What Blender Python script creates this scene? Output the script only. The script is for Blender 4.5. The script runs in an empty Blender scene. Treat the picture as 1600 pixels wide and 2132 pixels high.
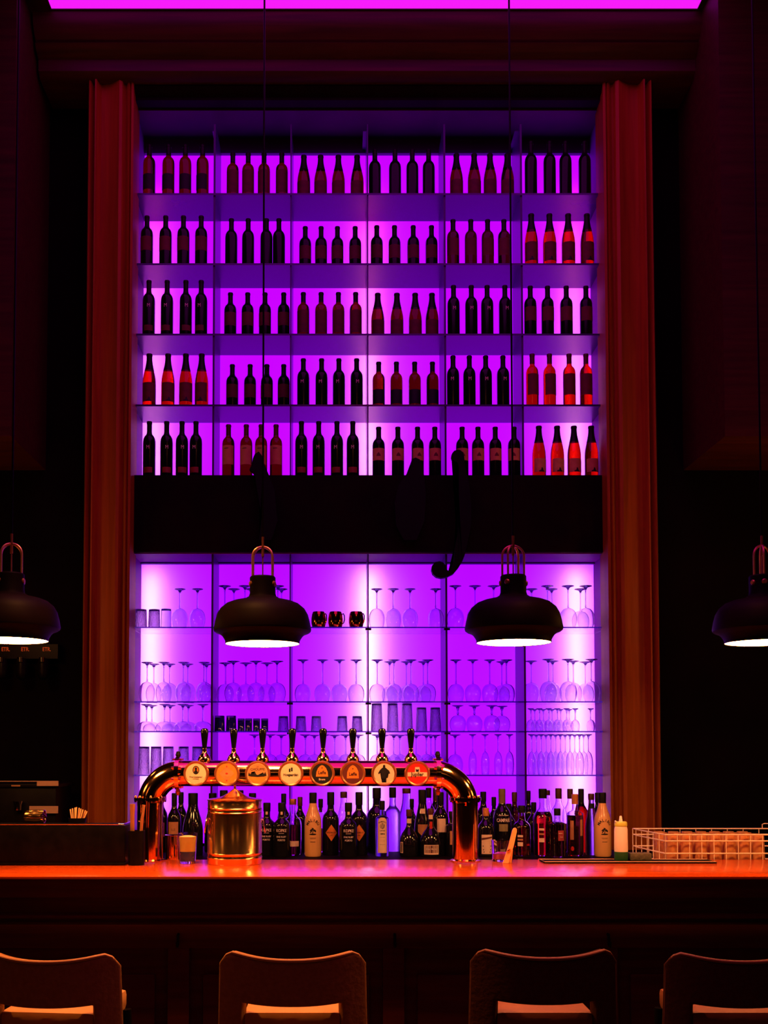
import bpy, bmesh, math, random
from mathutils import Vector, Matrix
random.seed(7)
S = bpy.context.scene
COL = S.collection
PI = math.pi

# ------------------------------------------------------------------ camera
F = 2240.0; AX = 700.0; AY = 1470.0; TH = math.atan(0.045); CZ = 1.6
cam = bpy.data.cameras.new('camera'); co = bpy.data.objects.new('camera', cam); COL.objects.link(co)
cam.sensor_fit = 'VERTICAL'; cam.sensor_height = 36.0; cam.lens = F * 36.0 / 2132.0
cam.shift_x = (800 - AX) / 2132.0; cam.shift_y = (AY - 1066) / 2132.0
cam.clip_start = 0.05; cam.clip_end = 60
co.location = (0, 0, CZ); co.rotation_euler = (PI / 2 + TH, 0, 0)
S.camera = co

def P(px, py, Y):
    """the place at distance Y that the lens sees at px, py"""
    u = (px - AX) / F; v = (AY - py) / F
    dy = math.cos(TH) - v * math.sin(TH); dz = math.sin(TH) + v * math.cos(TH)
    t = Y / dy
    return u * t, CZ + dz * t
def PX(px, Y, py=1450): return P(px, py, Y)[0]
def PZ(py, Y): return P(700, py, Y)[1]
def py_of(Y, z):
    dz = z - CZ
    v = (dz * math.cos(TH) - Y * math.sin(TH)) / (Y * math.cos(TH) + dz * math.sin(TH))
    return AY - v * F

# ------------------------------------------------------------------ world, exposure
w = bpy.data.worlds.new('world'); S.world = w; w.use_nodes = True
w.node_tree.nodes['Background'].inputs[0].default_value = (0, 0, 0, 1)
S.view_settings.view_transform = 'Standard'; S.view_settings.look = 'None'
S.view_settings.exposure = 0.0; S.view_settings.gamma = 1.0; S.view_settings.use_curve_mapping = False

# scene dimensions shared by lights and geometry
YF = 6.50            # front plane of the shelving
YB = 6.83            # face of the backlit acrylic
X0 = PX(273, YF, 1300); X1 = PX(1265, YF, 1300)
BAR_Z = 1.10; BAR_F = 4.44; BAR_B = 5.15
CNT_Z = 1.04; CNT_F = 5.70
ZROW = [PZ(y, YF) for y in (402, 548, 694.5, 842, 991)]      # tops of the wine shelves
BEAM_B = PZ(1151, YF)
ZTOP = PZ(225, YF)
ZGL = [PZ(y, YF) for y in (1305, 1460, 1522, 1613)]
ZCEIL = PZ(20, 6.15)
LAMP_Y = 4.55
LAMPS = [22, 547, 1070, 1590]

# ------------------------------------------------------------------ lights
def area(name, loc, sx, sy, power, color, rot=(0, 0, 0), spread=PI):
    l = bpy.data.lights.new(name, 'AREA'); l.shape = 'RECTANGLE'; l.size = sx; l.size_y = sy
    l.energy = power; l.color = color; l.spread = spread
    o = bpy.data.objects.new(name, l); COL.objects.link(o); o.location = loc; o.rotation_euler = rot
    return o
def point(name, loc, power, color, r=0.12):
    l = bpy.data.lights.new(name, 'POINT'); l.energy = power; l.color = color; l.shadow_soft_size = r
    o = bpy.data.objects.new(name, l); COL.objects.link(o); o.location = loc
    return o
# vertical LED battens standing behind the acrylic, three columns, in upper and lower case
for px in (318, 768, 1196):
    x = PX(px, YB + 0.05, 1200)
    edge = px != 768
    segs = [(ZROW[0] - 0.05, ZTOP - 0.35, 1.5, (1, .02, .05)), (ZROW[1], ZROW[0], 2.0, (1, .10, .15)), (ZROW[2], ZROW[1], 2.4, (1, .16, .25)),
            (ZROW[3], ZROW[2], 2.7, (1, .25, .4)), (ZROW[4], ZROW[3], 3.0, (1, .32, .5)),
            (CNT_Z + .1, BEAM_B - .07, 4.2, (1, .42, .5))]
    for a, b, pw, c in segs:
        h = b - a
        k = 0.85 if edge else 1.0
        area('led_batten', (x, YB + 0.095, (a + b) / 2), 0.03, h, pw * h * k, c, (-PI / 2, 0, 0))
# warm fill lights added outside the frame, standing in for unseen room lamps
WARM = (1.0, 0.36, 0.09)
point('warm_fill', (-1.98, 5.62, 2.45), 6.5, WARM, .08)
point('warm_fill', (2.52, 5.62, 2.55), 8, WARM, .08)
point('warm_fill', (-2.0, 4.75, 1.85), 9, WARM, .12)  # this pair added to light the back bottles and bucket sides
point('warm_fill', (2.4, 4.75, 1.85), 9, WARM, .12)
point('warm_fill', (0.3, 2.5, 4.7), 11, (1, .24, .05), .2)  # added to lift the bottle labels and cornice
point('warm_fill', (-2.7, 3.0, 1.95), 2.2, WARM, .2)  # this and the next three added for warm highlights in the copper
point('warm_fill', (-.7, -.6, 2.5), 2.2, WARM, .25)
point('warm_fill', (1.3, -.6, 2.5), 1.6, WARM, .25)
point('warm_fill', (3.1, 3.0, 1.95), 1.6, WARM, .2)
def spot(name, loc, power, color, ang, r=.08):
    l = bpy.data.lights.new(name, 'SPOT'); l.energy = power; l.color = color; l.spot_size = math.radians(ang); l.spot_blend = .8; l.shadow_soft_size = r
    o = bpy.data.objects.new(name, l); COL.objects.link(o); o.location = loc; return o
spot('stool_fill_spot', (-.75, 3.80, 4.4), 480, (1, .38, .06), 58)  # both spots added above the frame to brighten stool tops and seats
spot('stool_fill_spot', (1.2, 3.80, 4.4), 150, (1, .26, .04), 50)

# ------------------------------------------------------------------ materials
MATS = {}
def nm(name):
    m = bpy.data.materials.new(name); m.use_nodes = True
    return m, m.node_tree, m.node_tree.nodes['Principled BSDF']
def mat(name, col, rough=.5, metal=0, trans=0, ior=1.45, coat=0, emit=None, es=0, spec=.5, noise=None, nscale=8, bump=0):
    if name in MATS: return MATS[name]
    m, t, b = nm(name)
    b.inputs['Base Color'].default_value = (*col, 1); b.inputs['Roughness'].default_value = rough
    b.inputs['Metallic'].default_value = metal; b.inputs['Transmission Weight'].default_value = trans
    b.inputs['IOR'].default_value = ior; b.inputs['Coat Weight'].default_value = coat
    b.inputs['Coat Roughness'].default_value = .08; b.inputs['Specular IOR Level'].default_value = spec
    if emit:
        b.inputs['Emission Color'].default_value = (*emit, 1); b.inputs['Emission Strength'].default_value = es
    if noise or bump:
        tc = t.nodes.new('ShaderNodeTexCoord'); n = t.nodes.new('ShaderNodeTexNoise')
        n.inputs['Scale'].default_value = nscale; n.inputs['Detail'].default_value = 5
        t.links.new(tc.outputs['Object'], n.inputs['Vector'])
        if noise:
            r = t.nodes.new('ShaderNodeValToRGB')
            r.color_ramp.elements[0].position = .35; r.color_ramp.elements[1].position = .68
            r.color_ramp.elements[0].color = (*col, 1); r.color_ramp.elements[1].color = (*noise, 1)
            t.links.new(n.outputs['Fac'], r.inputs['Fac']); t.links.new(r.outputs['Color'], b.inputs['Base Color'])
        if bump:
            bp = t.nodes.new('ShaderNodeBump'); bp.inputs['Strength'].default_value = bump; bp.inputs['Distance'].default_value = .01
            t.links.new(n.outputs['Fac'], bp.inputs['Height']); t.links.new(bp.outputs['Normal'], b.inputs['Normal'])
    MATS[name] = m
    return m
def wood(name, c1, c2, rough=.35, axis='Z', coat=.2, spec=.5):
    m, t, b = nm(name)
    tc = t.nodes.new('ShaderNodeTexCoord'); mp = t.nodes.new('ShaderNodeMapping')
    s = {'Z': (14, 14, .8), 'X': (.8, 14, 14)}[axis]
    mp.inputs['Scale'].default_value = s
    n = t.nodes.new('ShaderNodeTexNoise'); n.inputs['Scale'].default_value = 2.2; n.inputs['Detail'].default_value = 7; n.inputs['Distortion'].default_value = .6
    r = t.nodes.new('ShaderNodeValToRGB'); r.color_ramp.elements[0].position = .3; r.color_ramp.elements[1].position = .72
    r.color_ramp.elements[0].color = (*c1, 1); r.color_ramp.elements[1].color = (*c2, 1)
    t.links.new(tc.outputs['Object'], mp.inputs['Vector']); t.links.new(mp.outputs['Vector'], n.inputs['Vector'])
    t.links.new(n.outputs['Fac'], r.inputs['Fac']); t.links.new(r.outputs['Color'], b.inputs['Base Color'])
    b.inputs['Roughness'].default_value = rough; b.inputs['Coat Weight'].default_value = coat; b.inputs['Coat Roughness'].default_value = .2
    b.inputs['Specular IOR Level'].default_value = spec
    MATS[name] = m
    return m
W_PIL = wood('mahogany_pilaster', (.26, .062, .004), (.38, .098, .008), .5, 'Z', 0, .15)
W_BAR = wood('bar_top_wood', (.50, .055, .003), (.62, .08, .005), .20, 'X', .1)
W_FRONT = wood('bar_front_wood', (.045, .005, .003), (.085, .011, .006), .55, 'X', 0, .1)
W_CORN = wood('cornice_wood', (.035, .006, .004), (.07, .012, .008), .5, 'X', 0, .2)
W_DARK = mat('black_stained_wood', (.004, .0015, .001), .6, spec=.06, noise=(.008, .0025, .0015), nscale=5)
M_BLACK = mat('black_paint', (.002, .002, .002), .6, spec=.15, noise=(.003, .0025, .0025), nscale=9)
W_WALL = mat('dark_wall', (.003, .0015, .0012), .8, spec=.05, noise=(.005, .002, .0015), nscale=3)
W_FLOOR = wood('floor_boards', (.05, .02, .01), (.09, .035, .015), .5, 'X')

def acrylic(name, base):
    m = bpy.data.materials.new(name); m.use_nodes = True; t = m.node_tree; t.nodes.clear()
    o = t.nodes.new('ShaderNodeOutputMaterial'); tr = t.nodes.new('ShaderNodeBsdfTranslucent'); e = t.nodes.new('ShaderNodeEmission'); a = t.nodes.new('ShaderNodeAddShader')
    tc = t.nodes.new('ShaderNodeTexCoord'); n = t.nodes.new('ShaderNodeTexNoise'); n.inputs['Scale'].default_value = 1.2
    r = t.nodes.new('ShaderNodeValToRGB'); r.color_ramp.elements[0].color = (.55, .55, .55, 1); r.color_ramp.elements[1].color = (.62, .62, .62, 1)
    t.links.new(tc.outputs['Object'], n.inputs['Vector']); t.links.new(n.outputs['Fac'], r.inputs['Fac']); t.links.new(r.outputs['Color'], tr.inputs['Color'])
    e.inputs['Color'].default_value = (*base, 1); e.inputs['Strength'].default_value = 1.0
    t.links.new(tr.outputs[0], a.inputs[0]); t.links.new(e.outputs[0], a.inputs[1]); t.links.new(a.outputs[0], o.inputs[0])
    return m
M_ACRY_U = acrylic('backlit_acrylic_magenta', (.38, .0, .95))
M_ACRY_L = acrylic('backlit_acrylic_violet', (.32, .0, 1.0))
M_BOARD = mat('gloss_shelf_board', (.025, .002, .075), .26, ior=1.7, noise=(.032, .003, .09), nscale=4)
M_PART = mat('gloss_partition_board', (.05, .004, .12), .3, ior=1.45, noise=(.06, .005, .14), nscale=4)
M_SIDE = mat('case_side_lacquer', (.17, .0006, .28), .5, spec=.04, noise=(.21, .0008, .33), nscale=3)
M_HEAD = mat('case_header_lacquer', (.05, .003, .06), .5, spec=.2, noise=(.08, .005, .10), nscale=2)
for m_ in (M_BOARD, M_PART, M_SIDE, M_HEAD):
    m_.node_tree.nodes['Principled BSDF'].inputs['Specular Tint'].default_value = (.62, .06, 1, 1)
M_GLASS = mat('clear_glass', (1, 1, 1), 0, trans=1, ior=1.48)
M_PANE = mat('shelf_glass', (.95, .92, 1), .01, trans=1, ior=1.5)
M_RIB = mat('cut_glass', (.86, .80, .92), .06, trans=1, ior=1.5, bump=.8, nscale=140)
def absorb(m, col, dens):
    t = m.node_tree; v = t.nodes.new('ShaderNodeVolumeAbsorption'); v.inputs['Color'].default_value = (*col, 1); v.inputs['Density'].default_value = dens
    t.links.new(v.outputs[0], t.nodes['Material Output'].inputs['Volume'])
absorb(M_GLASS, (.30, .2, .55), 105)
absorb(M_PANE, (.35, .2, .60), 14)
M_CRYST = mat('shelf_tumbler_glass', (.95, .9, 1), .05, trans=1, ior=1.48, bump=.8, nscale=140)
absorb(M_CRYST, (.3, .15, .50), 110)
M_BOTC = mat('clear_bottle_glass', (.97, .95, 1), 0, trans=1, ior=1.48)
M_TABLE = mat('bar_glass', (1, 1, 1), 0, trans=1, ior=1.45)
M_RACKG = mat('wet_glow_rack_glass', (.95, .42, .12), .25, trans=.6, ior=1.4, noise=(.98, .50, .16), nscale=60)  # clear wet glass given an orange base for the warm lamp glow
M_SMOKE = mat('smoked_glass', (.10, .05, .12), .03, trans=1, ior=1.5)
M_WINE = mat('black_bottle_glass', (.003, .003, .003), .18, spec=.25, noise=(.006, .004, .004), nscale=3)
M_WRED = mat('rose_bottle_glass', (.42, .006, .001), .05, trans=1, ior=1.30)
M_WBRN = mat('amber_bottle_glass', (.10, .006, .001), .06, trans=1, ior=1.34)
M_WDRK = mat('brown_bottle_glass', (.05, .004, .002), .08, trans=1, ior=1.35)
M_CAP = mat('black_capsule', (.004, .003, .003), .45, spec=.2, noise=(.006, .004, .004), nscale=20)
M_CAPR = mat('dark_red_capsule', (.06, .004, .004), .4, noise=(.09, .006, .006), nscale=20)
M_CAPO = mat('orange_capsule', (.55, .18, .03), .4, noise=(.62, .22, .05), nscale=20)
M_LDK = mat('dark_red_label', (.10, .012, .008), .7, noise=(.14, .018, .01), nscale=30)
M_LOR = mat('tan_label', (.50, .20, .06), .7, noise=(.58, .25, .08), nscale=30)
M_LCR = mat('cream_label', (.85, .60, .34), .7, noise=(.9, .66, .4), nscale=30)
M_LBK = mat('black_label', (.003, .003, .003), .7, noise=(.006, .004, .004), nscale=30)
M_INKB = mat('black_ink', (.004, .003, .003), .6, noise=(.006, .004, .004), nscale=50)
M_INKW = mat('cream_ink', (.75, .6, .45), .6, noise=(.8, .65, .5), nscale=50)
M_INKR = mat('red_ink', (.6, .012, .005), .5, noise=(.66, .02, .008), nscale=50)
M_INKO = mat('orange_ink', (.85, .22, .02), .5, noise=(.9, .26, .03), nscale=50)
M_INKG = mat('gold_ink', (.45, .22, .06), .5, noise=(.5, .25, .07), nscale=50)
M_COP = mat('polished_copper', (.93, .43, .18), .11, metal=1, noise=(.96, .50, .22), nscale=3)
M_SATIN = mat('satin_copper', (.95, .42, .15), .38, metal=.85, noise=(.97, .48, .19), nscale=9)
M_BRS = mat('polished_brass', (.95, .62, .28), .10, metal=1, noise=(.97, .66, .32), nscale=6)
M_BUCK = mat('brushed_copper_steel', (.90, .50, .20), .20, metal=1, noise=(.93, .54, .22), nscale=4)
M_STEEL = mat('steel', (.7, .62, .52), .15, metal=1, noise=(.75, .67, .57), nscale=10)
M_BRONZE = mat('bronze_rim', (.42, .14, .05), .3, metal=.6, noise=(.48, .17, .06), nscale=15)
M_HANDLE = mat('black_lacquer_handle', (.003, .003, .003), .12, coat=.5, noise=(.005, .004, .004), nscale=12)
M_PLAST = mat('black_plastic', (.003, .002, .002), .4, spec=.12, noise=(.006, .004, .004), nscale=20)
M_SHADE = mat('lamp_shade_enamel', (.006, .0025, .002), .55, spec=.06, noise=(.011, .0045, .003), nscale=6)
M_SHIN = mat('lamp_shade_white_inside', (.85, .8, .75), .6, noise=(.88, .83, .78), nscale=6)
M_DIFF = mat('lamp_diffuser', (1, 1, 1), .5, emit=(1, .40, .12), es=62)
M_FAB1 = mat('tan_velvet', (.34, .14, .03), .9, spec=.1, noise=(.42, .18, .04), nscale=60, bump=.25)
M_FAB2 = mat('oxblood_velvet', (.07, .02, .008), .9, spec=.1, noise=(.09, .026, .01), nscale=60, bump=.25)
M_SEAT1 = mat('tan_leather_seat', (.62, .26, .06), .6, noise=(.7, .3, .07), nscale=12, bump=.2)
M_SEAT2 = mat('rust_leather_seat', (.26, .07, .018), .6, noise=(.3, .085, .02), nscale=12, bump=.2)
M_WHITEPL = mat('white_squeeze_plastic', (.9, .72, .55), .35, noise=(.92, .75, .58), nscale=5)
M_GREEN = mat('green_plastic', (.02, .10, .02), .4, noise=(.03, .12, .03), nscale=9)
M_YEL = mat('yellow_green_plastic', (.62, .60, .08), .4, noise=(.66, .64, .1), nscale=9)
M_WIRE = mat('cream_coated_wire', (.95, .72, .42), .35, noise=(.97, .76, .46), nscale=9)
M_WOODL = mat('pale_wooden_tool', (.9, .45, .13), .5, noise=(.95, .52, .17), nscale=25)
M_RUBBER = mat('black_rubber_mat', (.004, .003, .003), .8, spec=.1, noise=(.012, .008, .006), nscale=60, bump=.3)
M_SPONGE = mat('dark_sponge', (.10, .08, .04), .9, noise=(.14, .11, .05), nscale=60, bump=.5)
M_CEIL = mat('ceiling_paint', (.02, .006, .006), .8, noise=(.03, .008, .008), nscale=3)
M_MAGL = mat('magenta_stretch_ceiling', (.1, .02, .1), .6, emit=(.92, .012, .95), es=1.0)
M_FRBL = mat('frosted_blue_glass', (.50, .42, .80), .28, trans=1, ior=1.3)
M_MALI = mat('warm_lit_white_bottle', (.90, .46, .13), .28, noise=(.92, .50, .16), nscale=5, coat=.4)  # white bottle with warm lamplight put into its base colour
LIQ = {'red': mat('red_liquid', (.85, .03, .01), .02, trans=1, ior=1.33), 'amber': mat('amber_liquid', (.30, .06, .01), .02, trans=1, ior=1.33),
       'brown': mat('brown_liquid', (.10, .015, .008), .02, trans=1, ior=1.33), 'yellow': mat('yellow_mint_drink', (.85, .62, .12), .6, noise=(.9, .68, .16), nscale=30),
       'blue': mat('blue_syrup', (.01, .06, .22), .2, noise=(.015, .07, .26), nscale=20), 'pink': mat('pink_drink', (.6, .05, .12), .2, noise=(.7, .1, .2), nscale=30)}

# ------------------------------------------------------------------ mesh helpers
def finish(bm, name, m, smooth=True, recalc=True):
    if recalc: bmesh.ops.recalc_face_normals(bm, faces=bm.faces)
    me = bpy.data.meshes.new(name); bm.to_mesh(me); bm.free()
    me.materials.append(m)
    if smooth:
        me.polygons.foreach_set('use_smooth', [True] * len(me.polygons))
        try: me.set_sharp_from_angle(angle=math.radians(38))
        except Exception: pass
    return me
def put(name, me, parent=None, loc=(0, 0, 0), rot=(0, 0, 0)):
    o = bpy.data.objects.new(name, me); COL.objects.link(o); o.location = loc; o.rotation_euler = rot
    if parent: o.parent = parent
    return o
def thing(name, label, cat, loc=(0, 0, 0), group=None, rotz=0):
    o = bpy.data.objects.new(name, None); COL.objects.link(o); o.location = loc; o.rotation_euler = (0, 0, rotz)
    o.empty_display_size = .05
    return tag(o, label, cat, group)
def tag(o, label, cat, group=None):
    o['label'] = label; o['category'] = cat
    if group: o['group'] = group
    n = len(label.split())
    if not 4 <= n <= 16: print('LABELLEN', n, label)
    return o
def struct(name, me, loc=(0, 0, 0)):
    o = put(name, me, None, loc); o['kind'] = 'structure'; return o
def a_box(bm, x0, x1, y0, y1, z0, z1, bev=0):
    r = bmesh.ops.create_cube(bm, size=1, matrix=Matrix.Translation(((x0 + x1) / 2, (y0 + y1) / 2, (z0 + z1) / 2)) @ Matrix.Diagonal((abs(x1 - x0), abs(y1 - y0), abs(z1 - z0), 1)))
    if bev:
        es = set()
        for v in r['verts']: es.update(v.link_edges)
        bmesh.ops.bevel(bm, geom=list(es), offset=bev, segments=2, affect='EDGES', profile=.6)
def box(name, m, x0, x1, y0, y1, z0, z1, bev=0):
    bm = bmesh.new(); a_box(bm, x0, x1, y0, y1, z0, z1, bev); return finish(bm, name, m)
def boxes(name, m, lst, bev=0):
    bm = bmesh.new()
    for b in lst: a_box(bm, *b, bev)
    return finish(bm, name, m)
def a_lathe(bm, prof, n=32, mtx=None):
    rings = []
    for r, z in prof:
        if r < 1e-6: rings.append([bm.verts.new((0, 0, z))])
        else: rings.append([bm.verts.new((r * math.cos(2 * PI * i / n), r * math.sin(2 * PI * i / n), z)) for i in range(n)])
    for a, b in zip(rings, rings[1:]):
        for i in range(n):
            j = (i + 1) % n
            if len(a) == 1 and len(b) == 1: continue
            if len(a) == 1: bm.faces.new((a[0], b[i], b[j]))
            elif len(b) == 1: bm.faces.new((a[i], a[j], b[0]))
            else: bm.faces.new((a[i], a[j], b[j], b[i]))
    if mtx is not None:
        vs = [v for r in rings for v in r]; bmesh.ops.transform(bm, matrix=mtx, verts=vs)
def lathe(name, m, prof, n=32, mtx=None):
    bm = bmesh.new(); a_lathe(bm, prof, n, mtx); return finish(bm, name, m)
def a_tube(bm, pts, r, n=8, closed=False, flat=1.0):
    pts = [Vector(p) for p in pts]; N = len(pts); rings = []
    prev = None
    for i, p in enumerate(pts):
        if closed: t = (pts[(i + 1) % N] - pts[i - 1]).normalized()
        else: t = (pts[min(i + 1, N - 1)] - pts[max(i - 1, 0)]).normalized()
        if prev is None:
            up = Vector((0, 0, 1)) if abs(t.z) < .9 else Vector((1, 0, 0))
            a = t.cross(up).normalized()
        else:
            a = (prev - t * prev.dot(t)).normalized()
        prev = a; b = t.cross(a)
        rr = r[i] if isinstance(r, (list, tuple)) else r
        rings.append([bm.verts.new(p + a * math.cos(2 * PI * k / n) * rr + b * math.sin(2 * PI * k / n) * rr * flat) for k in range(n)])
    rg = range(N) if closed else range(N - 1)
    for i in rg:
        A = rings[i]; B = rings[(i + 1) % N]
        for k in range(n):
            bm.faces.new((A[k], A[(k + 1) % n], B[(k + 1) % n], B[k]))
    if not closed:
        bm.faces.new(rings[0][::-1]); bm.faces.new(rings[-1])
def tube(name, m, pts, r, n=8, closed=False, flat=1.0):
    bm = bmesh.new(); a_tube(bm, pts, r, n, closed, flat); return finish(bm, name, m)
def a_prism(bm, pts, y0, y1):
    """outline in x, z pushed from y0 to y1"""
    a = [bm.verts.new((x, y0, z)) for x, z in pts]; b = [bm.verts.new((x, y1, z)) for x, z in pts]
    fa = bm.faces.new(a); fb = bm.faces.new(b[::-1]); n = len(pts)
    for i in range(n): bm.faces.new((a[i], b[i], b[(i + 1) % n], a[(i + 1) % n]))
    bmesh.ops.triangulate(bm, faces=[fa, fb])
def prism(name, m, pts, y0, y1):
    bm = bmesh.new(); a_prism(bm, pts, y0, y1); return finish(bm, name, m, smooth=False)
def profile_x(name, m, prof, x0, x1):
    """profile in y, z pulled along x"""
    bm = bmesh.new()
    a = [bm.verts.new((x0, y, z)) for y, z in prof]; b = [bm.verts.new((x1, y, z)) for y, z in prof]
    bm.faces.new(a); bm.faces.new(b[::-1]); n = len(prof)
    for i in range(n): bm.faces.new((a[i], b[i], b[(i + 1) % n], a[(i + 1) % n]))
    return finish(bm, name, m, smooth=True)
def profile_z(name, m, prof, z0, z1):
    bm = bmesh.new()
    a = [bm.verts.new((x, y, z0)) for x, y in prof]; b = [bm.verts.new((x, y, z1)) for x, y in prof]
    bm.faces.new(a); bm.faces.new(b[::-1]); n = len(prof)
    for i in range(n): bm.faces.new((a[i], b[i], b[(i + 1) % n], a[(i + 1) % n]))
    return finish(bm, name, m, smooth=True)
_dg = None
TXT = {}
def text_pts(s, size, bold=0.0, sx=1.0):
    key = (s, size, bold, sx)
    if key in TXT: return TXT[key]
    cu = bpy.data.curves.new('t', 'FONT'); cu.body = s; cu.size = size; cu.align_x = 'CENTER'; cu.align_y = 'CENTER'; cu.resolution_u = 3
    cu.offset = bold * size
    ob = bpy.data.objects.new('t', cu); COL.objects.link(ob)
    bpy.context.view_layer.update()
    dg = bpy.context.evaluated_depsgraph_get()
    me = bpy.data.meshes.new_from_object(ob.evaluated_get(dg))
    vs = [(v.co.x * sx, v.co.y) for v in me.vertices]; fs = [tuple(p.vertices) for p in me.polygons]
    bpy.data.objects.remove(ob); bpy.data.curves.remove(cu); bpy.data.meshes.remove(me)
    TXT[key] = (vs, fs); return TXT[key]
def a_flat(bm, vs, fs, fn):
    v = [bm.verts.new(fn(x, z)) for x, z in vs]
    for f in fs:
        try: bm.faces.new([v[i] for i in f])
        except ValueError: pass
def on_cyl(r, x0=0, z0=0, a0=0):
    return lambda x, z: (r * math.sin((x + x0) / r + a0), -r * math.cos((x + x0) / r + a0), z + z0)
def on_flat(y, x0=0, z0=0):
    return lambda x, z: (x + x0, y, z + z0)
def decal(name, m, items, fn_base):
    """flat ink shapes, subdivided so that they can follow a round surface; items:
    ('t', text, size, x, z, bold, sx), ('arc', text, size, radius, x, z, bold) or ('p', [(x, z)...])"""
    bm = bmesh.new(); flat = lambda x, z: (x, 0, z)
    for it in items:
        if it[0] == 't':
            _, s, size, x, z, bold, sx = it
            vs, fs = text_pts(s, size, bold, sx)
            a_flat(bm, [(vx + x, vz + z) for vx, vz in vs], fs, flat)
        elif it[0] == 'arc':
            _, s, size, rad, x, z, bold = it
            n = len(s)
            for i, ch in enumerate(s):
                a = (i - (n - 1) / 2) * size * .72 / rad
                vs, fs = text_pts(ch, size, bold, 1)
                q = []
                for vx, vz in vs:
                    rr = rad + vz
                    q.append((x + rr * math.sin(a) + vx * math.cos(a), z + rr * math.cos(a) - vx * math.sin(a)))
                a_flat(bm, q, fs, flat)
        else:
            pts = it[1]; a_flat(bm, pts, [tuple(range(len(pts)))], flat)
    bmesh.ops.triangulate(bm, faces=bm.faces)
    if abs(fn_base(.01, 0)[1] - fn_base(0, 0)[1]) > 1e-7:
        for _ in range(5):
            es = [e for e in bm.edges if abs(e.verts[0].co.x - e.verts[1].co.x) > .007]
            if not es: break
            bmesh.ops.subdivide_edges(bm, edges=es, cuts=1); bmesh.ops.triangulate(bm, faces=bm.faces)
    for v in bm.verts: v.co = fn_base(v.co.x, v.co.z)
    return finish(bm, name, m, smooth=False)
def patch(name, m, w, h, r, z0, x0=0, n=14, a0=0):
    """paper wrapped on a round bottle"""
    bm = bmesh.new(); fn = on_cyl(r, x0, z0, a0)
    rows = []
    for i in range(n + 1):
        x = -w / 2 + w * i / n
        rows.append([bm.verts.new(fn(x, -h / 2)), bm.verts.new(fn(x, h / 2))])
    for a, b in zip(rows, rows[1:]): bm.faces.new((a[0], b[0], b[1], a[1]))
    return finish(bm, name, m)
def circ(x, z, rx, rz=None, n=24, a0=0, a1=2 * PI):
    rz = rz or rx
    full = abs(a1 - a0 - 2 * PI) < 1e-6
    k = n if full else n + 1
    return [(x + rx * math.cos(a0 + (a1 - a0) * i / n), z + rz * math.sin(a0 + (a1 - a0) * i / n)) for i in range(k)]
def rect(x, z, w, h): return [(x - w / 2, z - h / 2), (x + w / 2, z - h / 2), (x + w / 2, z + h / 2), (x - w / 2, z + h / 2)]

# ------------------------------------------------------------------ the room
struct('floor', box('floor', W_FLOOR, -4.6, 4.6, -3, 7.4, -.1, 0))
struct('wall_back', box('wall_back', W_WALL, -4.6, 4.6, 7.15, 7.3, 0, ZCEIL))
struct('wall_left', box('wall_left', W_WALL, -4.7, -4.6, -3, 7.3, 0, ZCEIL + .2))
struct('wall_right', box('wall_right', W_WALL, 4.6, 4.7, -3, 7.3, 0, ZCEIL + .2))
struct('wall_front', box('wall_front', W_WALL, -4.7, 4.7, -3.1, -3, 0, ZCEIL + .2))
# dark panelled walls either side of the case
PL0 = PX(172, 6.38, 1600); PL1 = PX(268, 6.38, 1600); PR0 = PX(1270, 6.38, 1600); PR1 = PX(1374, 6.38, 1600)
struct('trim_1', box('wall_panelling', W_WALL, -4.6, PL0, 6.62, 6.75, 0, ZCEIL))
struct('trim_2', box('wall_panelling', W_WALL, PR1, 4.6, 6.62, 6.75, 0, ZCEIL))
# ceiling with the magenta light recess
RX0 = PX(107, 6.15, 20); RX1 = PX(1453, 6.15, 20)
CY0, CY1 = 1.5, 6.15
struct('ceiling', boxes('ceiling', M_CEIL, [(-4.6, RX0, -3, 7.3, ZCEIL, ZCEIL + .2), (RX1, 4.6, -3, 7.3, ZCEIL, ZCEIL + .2),
    (RX0, RX1, -3, CY0, ZCEIL, ZCEIL + .2), (RX0, RX1, CY1, 7.3, ZCEIL, ZCEIL + .2)]))
o = put('ceiling_light_panel', box('ceiling_light_panel', M_MAGL, RX0 + .001, RX1 - .001, CY0 + .001, CY1 - .001, ZCEIL + .006, ZCEIL + .02))
tag(o, 'glowing magenta light panel filling the ceiling recess above the bar', 'ceiling light')
# cornice under the ceiling
def zc(y, Y): return PZ(y, Y)
prof = [(6.9, ZCEIL), (6.16, ZCEIL), (6.16, ZCEIL - .05), (6.17, ZCEIL - .08), (6.20, ZCEIL - .12), (6.23, ZCEIL - .145), (6.21, ZCEIL - .16),
        (6.24, ZCEIL - .19), (6.29, ZCEIL - .21), (6.29, ZCEIL - .28), (6.33, ZCEIL - .31), (6.9, ZCEIL - .31)]
struct('trim_3', profile_x('cornice', W_CORN, prof, PX(72, 6.2, 60), PX(1482, 6.2, 60)))
# header over the case
HB = ZTOP
struct('trim_4', box('case_header', W_DARK, PL0 - .02, PR1 + .02, 6.42, 6.9, HB, ZCEIL - .31))
struct('trim_5', profile_x('header_moulding', W_DARK, [(6.42, HB + .02), (6.39, HB + .03), (6.37, HB + .06), (6.40, HB + .09), (6.42, HB + .10)], PL1, PR0))
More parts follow.
